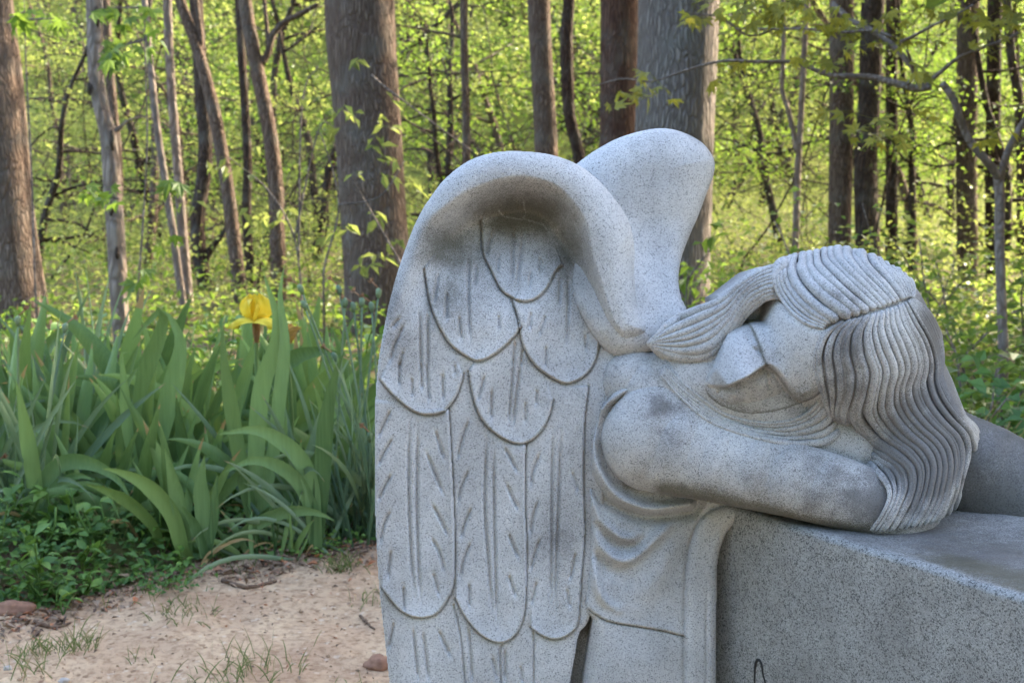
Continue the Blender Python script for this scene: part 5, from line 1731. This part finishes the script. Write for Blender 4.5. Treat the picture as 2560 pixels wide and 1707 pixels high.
# ---- daffodil clumps with spent blooms
def daffodils(sx, D, n, h, label, az=(0, 6.28), tilt=(0.05, 0.6), spread=0.10, arc=0.3):
    x = (sx - CX) / F * D; y = D * math.cos(PITCH); z = float(gz(x, y))
    t = empty('daffodil_clump', (x, y, z))
    tag(t, label, 'daffodils', 'narrow leaved clumps after flowering')
    for k in range(n):
        me = rp.choice(DA[10:]) if rp.random() < arc else rp.choice(DA[:10])
        o = add_leaf(t, me, h * rp.uniform(.6, 1.05), 0, 0, (rp.gauss(0, spread), rp.gauss(0, spread * .6), 0), rp.uniform(.8, 1.1))
        o.rotation_euler = (rp.uniform(-.15, .15), rp.uniform(*tilt), rp.uniform(*az))
    return t


head_v = []


def seed_head(t, base, sx, sy, D, bend=(0.05, 0), root=None):
    p = at(sx, sy, D) - base
    q = np.array(root if root is not None else (p[0] * .4, 0.0, 0.0))
    C = spline([q, (p + q) * 0.5 + np.array([0, 0, .02]), p], 14)
    V_, Q_, T_ = tube(C, np.linspace(.0042, .003, 14), 6)
    st = link('stem', np_mesh('stem', V_, Q_, T_, M['daffodil_leaf'], True, {'tint': np.full(len(V_), .5), 'dry': np.zeros(len(V_))}), t)
    d_ = C[-1] - C[-2]; d_ /= np.linalg.norm(d_)
    d2 = d_ * .5 + np.array([bend[0], 0, bend[1]]) * 10; d2 /= np.linalg.norm(d2)
    V_, Q_, T_ = tube(np.array([p, p + d_ * .012, p + d_ * .022, p + d_ * .026 + d2 * .006]), np.array([.004, .009, .009, .004]), 8)
    link('seed_pod', np_mesh('seed_pod', V_, Q_, T_, M['daffodil_leaf'], True, {'tint': np.full(len(V_), .7), 'dry': np.zeros(len(V_))}), st)
    e0 = p + d_ * .028
    V1, Q1, T1 = tube(np.array([e0, e0 + d2 * .015, e0 + d2 * .03]), np.array([.002, .0022, .003]), 5)
    bag = Bag(); bag.add(V1, Q1, T1)
    r = np.random.default_rng(int(sx * 7 + sy))
    P = np.repeat((e0 + d2 * .028)[None], 9, 0)
    V1, Q1 = kites(P, rand_dirs(9, r, 1) + d2 * 1.2, rand_dirs(9, r, 1), .016, .009)
    bag.add(V1, Q1)
    link('dry_bloom', bag.mesh('dry_bloom', M['papery'], True), st)


dc = daffodils(900, 4.14, 95, .60, 'dense grey green narrow leaved clump with spent blooms beside the carved wing', (0, 6.28), (.0, .62), .10, .30)
bs_ = np.array(dc.location)
for sx, sy in ((757, 735), (850, 738), (862, 770), (905, 768), (945, 746), (765, 775), (840, 905), (885, 780), (930, 780)):
    seed_head(dc, bs_, sx, sy, 4.2, (-0.05, rp.uniform(-.02, .03)), (rp.gauss(0, .05), 0, 0))
seed_head(dc, bs_, 925, 1105, 4.1, (-0.05, .0), (.02, -.05, 0))
dc2 = daffodils(15, 4.15, 46, .62, 'grey green narrow leaved clump at the left edge of the flower bed', (0, 6.28), (.0, .5), .07, .35)
seed_head(dc2, np.array(dc2.location), 45, 815, 4.15, (.03, -.02))
seed_head(dc2, np.array(dc2.location), 160, 832, 4.3, (.03, -.02))
seed_head(dc2, np.array(dc2.location), 4, 1165, 4.1, (.03, -.02))
dc3 = daffodils(170, 4.95, 22, .74, 'tall thin blue green blades standing in front of the left trunks', (0, 6.28), (.0, .22), .16, .0)
dc4 = daffodils(820, 4.02, 20, .42, 'sprawling narrow leaves reaching over the soil beside the wing base', (2.4, 3.9), (.4, 1.1), .10, .4)


# ---- leafy weeds at the front of the bed
def oval(L, Wd, curl=0.5, fold=0.2, rows=6, seed=0, tipw=0.8):
    s = np.linspace(0, 1, rows)
    th = 1.1 + curl * s
    x = np.concatenate([[0], np.cumsum(np.sin(th[1:]) / (rows - 1) * L)])
    z = np.concatenate([[0], np.cumsum(np.cos(th[1:]) / (rows - 1) * L)])
    w = Wd * np.sin(np.pi * (0.04 + 0.93 * s ** tipw))
    c = np.array([-.5, 0, .5]); up_ = np.array([fold, 0, fold])
    V = np.stack([x[:, None] + 0 * c, w[:, None] * c, z[:, None] + w[:, None] * up_], -1).reshape(-1, 3)
    i, j = np.meshgrid(np.arange(rows - 1), np.arange(2), indexing='ij')
    Q = np.stack([i * 3 + j, i * 3 + j + 1, (i + 1) * 3 + j + 1, (i + 1) * 3 + j], -1).reshape(-1, 4)
    return np_mesh('leaf', V, Q, None, M['weed'], True, {'tint': np.repeat(.3 + .3 * s, 3)})


OV = [oval(1, rp.uniform(.5, .7), rp.uniform(.1, .9), rp.uniform(.1, .3), seed=k, tipw=rp.uniform(.7, 1.0)) for k in range(8)]
WEED_L = {'dark': 'low leafy weed with oval dark green leaves under the sword leaved clumps', 'bright': 'bright green seedling with small oval leaves at the edge of the bare soil'}


def weed(x, y, h, n, ls, label):
    z = float(gz(x, y))
    t = empty('leafy_weed', (x, y, z))
    tag(t, label, 'weed', 'leafy weeds at the edge of the flower bed')
    bag = Bag()
    for s_ in range(max(1, n // 5)):
        C, R = limb((0, 0, 0), (rp.gauss(0, .35), rp.gauss(0, .35), 1), h, .0022, rng, 7, 0, .25)
        bag.add(*tube(C, R, 5), c=.4)
        for k in range(5):
            o = link('leaf', rp.choice(OV), t)
            i_ = int(rp.uniform(2, 7.9))
            o.location = C[i_]
            L = ls * rp.uniform(.7, 1.2)
            o.scale = (L, L, L)
            o.rotation_euler = (rp.gauss(0, .25), rp.gauss(-.1, .3), rp.uniform(0, 6.28))
    st = link('stems', bag.mesh('stems', M['weed']), t)
    st['kind'] = 'stuff'


WX = sorted(-60 + 540 * rp.random() ** 1.15 for _ in range(30))
BX = sorted(rp.choice([-10, 30, 60, 110, 150, 185, 250, 310, 380, 600, 820]) + rp.uniform(-25, 25) for _ in range(16))


def place(k, n, sx):
    return ORD[k] if k < 20 else ['rightmost', 'second from the right', 'third from the right', 'fourth from the right', 'fifth from the right', 'sixth from the right', 'seventh from the right', 'eighth from the right', 'ninth from the right', 'tenth from the right'][n - 1 - k]


for k in range(30):
    sx = WX[k]
    x = (sx - CX) / F * 3.75
    y = bed_edge(x) + 0.03 + 0.55 * rp.random()
    weed(x, y, rp.uniform(.06, .18), rp.choice([10, 15, 20]), rp.uniform(.036, .056), f'low dark green leafy weed under the fans, {place(k, 30, sx)}')
for k in range(16):
    sx = BX[k]
    x = (sx - CX) / F * 3.6
    y = bed_edge(x) + rp.uniform(-.10, .07)
    weed(x, y, rp.uniform(.035, .075), rp.choice([5, 10]), rp.uniform(.026, .036), f'bright oval leaved seedling at the soil edge, {place(k, 16, sx)}')
for k in range(16):
    sx = 900 * (k + rp.uniform(.1, .9)) / 16
    x = (sx - CX) / F * 5.3
    weed(x, 5.25 + rp.uniform(-.1, .5), rp.uniform(.3, .5), 15, rp.uniform(.05, .075), f'taller leafy weed behind the flower bed, {ORD[k]}')


# ---- small leaved mat creeping under the fans and weeds
n = 5200
x = rng.uniform(-1.75, -.25, n)
e_ = bed_edge(x)
y = e_ + .02 + rng.random(n) ** 1.3 * np.where(x < -.85, .75, .55)
keep = (x < -.80) | (rng.random(n) < .42)
x, y = x[keep], y[keep]; n = len(x)
z = gz(x, y) + rng.random(n) * (.02 + .085 * sstep(0, .25, y - bed_edge(x)) * np.where(x < -.85, 1, .6))
Lf = rng.uniform(.014, .036, n)
V_, Q_ = kites(np.column_stack([x, y, z]), rand_dirs(n, rng, .35), rand_dirs(n, rng, 1) * .45 + np.array([0, -.3, 1]), Lf, Lf * .68, .15, .5)
bg = Bag(); bg.add(V_, Q_, c=np.repeat(rng.random(n) * .9, 4))
o = link('ground_cover', bg.mesh('ground_cover', M['weed'], False))
tag(o, 'mat of small green leaves creeping under the sword leaved fans', None, None, 'stuff')


# ---- grass tufts on the soil and in the bed
def tuft(x, y, h, n, spread, label, lean=0.7, wd=.0024, mat='grass'):
    z = float(gz(x, y))
    t = empty('grass_tuft', (x, y, z))
    tag(t, label, 'grass tuft', 'grass tufts on the bare soil')
    bag = Bag(); dr = []
    for k in range(n):
        V, Q, ti, d_ = blade(h * rp.uniform(.3, 1.05), wd * rp.uniform(.7, 1.2), rp.uniform(0, lean), rp.uniform(.1, 1.1), 0, .1, 6, rp.choice([0, .1, .3, 1.0 if rp.random() < .4 else 0]), base_w=.9)
        a = rp.uniform(0, 6.28); c, s = math.cos(a), math.sin(a)
        V = V @ np.array([[c, s, 0], [-s, c, 0], [0, 0, 1]]) + np.array([rp.gauss(0, spread), rp.gauss(0, spread), 0])
        bag.add(V, Q, c=np.clip(ti, 0, 1)); dr.append(d_)
    o = link('blades', bag.mesh('blades', M[mat], True, {'dry': np.concatenate(dr)}), t)
    o['kind'] = 'stuff'


def on_ground(sx, sy):
    D = ground_D(sy)
    p = at(sx, sy, D)
    return p[0], p[1]


for sx, sy, h, n, sp, lb in ((90, 1640, .055, 60, .025, 'small round grass tuft at the left of the bare soil'), (200, 1625, .075, 60, .025, 'grass tuft with one tall stalk on the left of the soil'), (345, 1650, .04, 14, .02, 'tiny tuft beside a round leaf in the soil'),
                             (630, 1685, .09, 70, .06, 'wide straggling grass tuft near the bottom of the soil patch'), (850, 1430, .065, 80, .03, 'dense dark grass tuft beside the base of the wing'), (440, 1545, .045, 60, .05, 'sparse low grass in the middle of the soil'),
                             (60, 1705, .09, 24, .04, 'upright grass blades at the bottom left corner'), (530, 1715, .05, 20, .05, 'few grass blades at the bottom edge below the soil'), (930, 1500, .05, 30, .03, 'thin dry grass against the wing edge'),
                             (900, 1720, .05, 16, .03, 'short blades poking up by the bottom of the wing'), (560, 1400, .05, 90, .10, 'low dry grass mat at the front edge of the bed'), (330, 1480, .05, 90, .09, 'thin flattened grass between the litter and the weeds'),
                             (250, 1390, .16, 70, .05, 'long fine grass growing up through the dark weeds'), (480, 1300, .14, 50, .06, 'fine grass blades under the arching fan')):
    x, y = on_ground(sx, sy)
    tuft(x, y, h, n, sp, lb)

# clover-like patches
for sx, sy, lb in ((420, 1475, 'low patch of bright clover like leaves on the litter'), (800, 1380, 'feathery bright green patch at the right front of the bed'), (760, 1345, 'small ferny green patch beside the spiky fans')):
    x, y = on_ground(sx, sy)
    t = empty('clover_patch', (x, y, float(gz(x, y))))
    tag(t, lb, 'clover')
    n = 130
    P = np.column_stack([rng.normal(0, .045, n), rng.normal(0, .05, n), rng.uniform(.01, .05, n)])
    V_, Q_ = kites(P, rand_dirs(n, rng, .3), rand_dirs(n, rng, 1) * .4 + np.array([0, -.2, 1]), .016, .014)
    bg = Bag(); bg.add(V_, Q_, c=np.repeat(.5 + .5 * rng.random(n), 4))
    link('leaves', bg.mesh('leaves', M['weed'], False), t)['kind'] = 'stuff'

# ---- litter: bark chips, dead leaf bits, crumbs of soil
n = 7000
x = rng.uniform(-2.2, -.1, n); e_ = bed_edge(x)
y = np.where(rng.random(n) < .68, e_ + rng.normal(-.02, .10, n), rng.uniform(2.85, 4.1, n))
P = np.column_stack([x, y, gz(x, y) + rng.uniform(.001, .010, n)])
Lf = rng.uniform(.004, .034, n) * np.where(rng.random(n) < .5, .5, 1) * np.where(np.abs(y - e_) < .25, 1.25, .6)
V_, Q_ = kites(P, rand_dirs(n, rng, .22), rand_dirs(n, rng, 1) * .35 + np.array([0, 0, 1]), Lf, Lf * rng.uniform(.15, .6, n), .3)
bg = Bag(); bg.add(V_, Q_, c=np.repeat(rng.random(n), 4))
m, nt, bs, out = new_mat('dead_litter')
b = NB(nt)
b.L(b.ramp(b.attr('tint'), [(0.0, (.10, .06, .04)), (.45, (.22, .14, .09)), (.75, (.34, .24, .16)), (.92, (.42, .17, .08))]), bs.inputs['Base Color'])
bs.inputs['Roughness'].default_value = .95
o = link('leaf_litter', bg.mesh('leaf_litter', m, False))
tag(o, 'scattered brown bark chips and dead leaf scraps along the bed edge', None, None, 'stuff')
n = 420
x = rng.uniform(-2.1, -.1, n); y = rng.uniform(2.8, 3.95, n)
bg = Bag()
for k in range(n):
    s = rng.uniform(.0015, .005) * (1.6 if rng.random() < .06 else 1)
    V_ = np.array([(1, 0, 0), (-1, 0, 0), (0, 1, 0), (0, -1, 0), (0, 0, .8), (0, 0, -.8)]) * s * rng.uniform(.6, 1.3, (6, 3)) + np.array([x[k], y[k], float(gz(x[k], y[k])) + s * .3])
    bg.add(V_, None, [[0, 2, 4], [2, 1, 4], [1, 3, 4], [3, 0, 4], [2, 0, 5], [1, 2, 5], [3, 1, 5], [0, 3, 5]])
o = link('soil_crumbs', bg.mesh('soil_crumbs', flat_mat('soil_crumb', (.40, .27, .16), .97, (.26, .16, .10), 90), False))
tag(o, 'loose crumbs and grit lying on the bare soil', None, None, 'stuff')


def stick(name, label, pts, D0_, rad, mat='twig_dry'):
    P = []
    for sx, sy in pts:
        x, y = on_ground(sx, sy)
        P.append((x, y, float(gz(x, y)) + rad * .7))
    P = np.array(P)
    C = spline(P, 20) + rng.normal(0, rad * .25, (20, 3))
    base = P[0]
    V_, Q_, T_ = tube(C - base, np.linspace(rad, rad * .55, 20), 7)
    o = link(name, np_mesh(name, V_, Q_, T_, M[mat], True))
    o.location = base
    tag(o, label, 'stick')


stick('fallen_stick', 'brown stick lying in the litter below the small fans', [(555, 1462), (600, 1474), (640, 1470), (690, 1458)], 0, .007)
stick('fallen_stick', 'thin grey stick lying on the soil under the left seedlings', [(85, 1562), (130, 1569), (180, 1560)], 0, .005)
stick('fallen_stick', 'short reddish twig leaning beside the wing base', [(900, 1535), (925, 1560), (938, 1572)], 0, .004)


def lump(name, label, cat, sx, sy, size, mat, seed):
    x, y = on_ground(sx, sy)
    import bmesh
    bm = bmesh.new()
    bmesh.ops.create_icosphere(bm, subdivisions=3, radius=1)
    for v in bm.verts:
        k = 1 + .35 * mnoise.noise(v.co * 1.3 + Vector((seed, 0, 0))) + .12 * mnoise.noise(v.co * 4 + Vector((seed, 5, 0)))
        v.co = Vector((v.co.x * size[0], v.co.y * size[1], v.co.z * size[2])) * k
    me = bpy.data.meshes.new(name); bm.to_mesh(me); bm.free()
    for p in me.polygons: p.use_smooth = True
    me.materials.append(M[mat])
    o = link(name, me); o.location = (x, y, float(gz(x, y)) + size[2] * .35)
    tag(o, label, cat)


lump('clay_lump', 'broken reddish brown clay lump at the left edge of the soil', 'clay lump', 30, 1535, (.055, .03, .022), 'clay', 1)
lump('stone', 'small orange pink stone half buried by the bottom of the wing', 'stone', 945, 1655, (.03, .028, .02), 'clay', 2)
lump('stone', 'small pale grey pebble near the bottom left corner', 'stone', 20, 1680, (.010, .009, .006), 'stone', 3)
lump('stone', 'flat pale pebble at the bottom edge left of centre', 'stone', 160, 1703, (.012, .010, .006), 'stone', 4)
lump('stone', 'brown stone among the shaded roots beside the wing', 'stone', 905, 1325, (.05, .04, .03), 'clay', 5)

# ---- right hand side: round leaved shrub, grass and fern behind the headstone
def bush(name, label, sx, D, w, h, n, ls, mat, seed, cat='shrub', z0=0.0):
    r = np.random.default_rng(seed)
    x = (sx - CX) / F * D; y = D * math.cos(PITCH)
    base = np.array([x, y, float(gz(x, y))])
    t = empty(name, base)
    tag(t, label, cat, 'shrubs behind the headstone')
    bag = Bag(); segs = []
    for k in range(9):
        C, R = limb((r.normal() * w * .15, r.normal() * .1, 0), (r.normal() * .5, r.normal() * .3, 1), h * r.uniform(.6, 1), .006, r, 9, .1, .25)
        bag.add(*tube(C, R, 5)); segs.append(C[3:])
    link('stems', bag.mesh('stems', M['twig']), t)['kind'] = 'stuff'
    S_ = np.concatenate(segs)
    bg = Bag()
    P = S_[r.integers(0, len(S_), n)] + r.normal(size=(n, 3)) * np.array([w * .12, .08, h * .05])
    Dr = rand_dirs(n, r, .3); Nr = rand_dirs(n, r, 1) * .4 + np.array([0, -.3, 1])
    Lf = ls * r.uniform(.6, 1.2, n)
    V_, Q_ = kites(P, Dr, Nr, Lf, Lf * .75, .15, .5)
    bg.add(V_, Q_, c=np.repeat(r.random(n), 4))
    link('foliage', bg.mesh('foliage', M[mat], False), t)['kind'] = 'stuff'


bush('round_leaved_shrub', 'bright green shrub with round leaves at the right edge above the dark stone', 2490, 4.4, 1.0, .62, 520, .060, 'weed', 61)
bush('round_leaved_shrub', 'low mixed green shrub just right of the angel\'s hair', 2420, 5.2, 1.3, .55, 700, .05, 'leaf_green', 62)
bush('bramble', 'tangle of brown stems and small leaves behind the angel\'s head', 2380, 6.2, 2.0, .95, 800, .05, 'leaf_green', 63)
bush('bramble', 'leafy tangle at the foot of the trunks beside the forked sapling', 2560, 6.8, 2.2, .9, 900, .055, 'leaf_spring', 64)
bush('bramble', 'green tangle behind the angel\'s shoulder under the pale trunk', 1900, 7.2, 2.2, .75, 800, .055, 'leaf_green', 65)
for k, (sx, D, h) in enumerate([(2470, 3.9, .45), (2500, 3.7, .50), (2545, 3.8, .42), (2440, 4.2, .5)]):
    x = (sx - CX) / F * D; y = D * math.cos(PITCH)
    tuft(x, y, h, 60, .06, ['long drooping grass behind the headstone nearest the hair', 'tall thin grass blades rising behind the dark stone shoulder', 'long grass at the right edge over the dark stone', 'grass growing against the round leaved shrub'][k], .3, .007)

# ---- unseen trees added around and behind the viewer to block low sky light
for k, (x, y, h, w_) in enumerate([(-9, -6, 7.5, 3.2), (-5, -7.5, 8, 3.4), (-1, -8.5, 8, 3.4), (3, -8.5, 8, 3.4), (7, -7.5, 7.5, 3.2), (-9.5, 0, 8, 3.0)]):
    r = np.random.default_rng(950 + k)
    t = empty('sky_blocking_tree', (x, y, 0))
    tag(t, 'dense leafy tree added out of view to block low sky light', 'tree', 'sky blocking trees added out of view')
    C, R = limb((0, 0, -.1), (0, 0, 1), h, .22, r, 14, 0, .04)
    V_, Q_, T_ = tube(C, R, 12)
    link('trunk', np_mesh('trunk', V_, Q_, T_, M['bark_brown']), t)
    segs = [C[4:]]; bag = Bag()
    for q in range(18):
        j = int(r.integers(2, 14)); a = r.uniform(0, 6.28)
        Lp, Lr = limb(C[j], (math.cos(a), math.sin(a), .3), w_ * r.uniform(.6, 1), .05, r)
        bag.add(*tube(Lp, Lr, 5)); segs.append(Lp[2:])
    link('limbs', bag.mesh('limbs', M['bark_brown']), t)
    n = 4000
    P, Dr, Nr, Lf = crown_leaves(segs, n, r, .38, w_ * .25)
    bg = Bag(); V_, Q_ = kites(P, Dr, Nr, Lf, Lf * .75)
    bg.add(V_, Q_, c=np.repeat(r.random(n), 4))
    link('crown', bg.mesh('crown', M['leaf_canopy'], False), t)
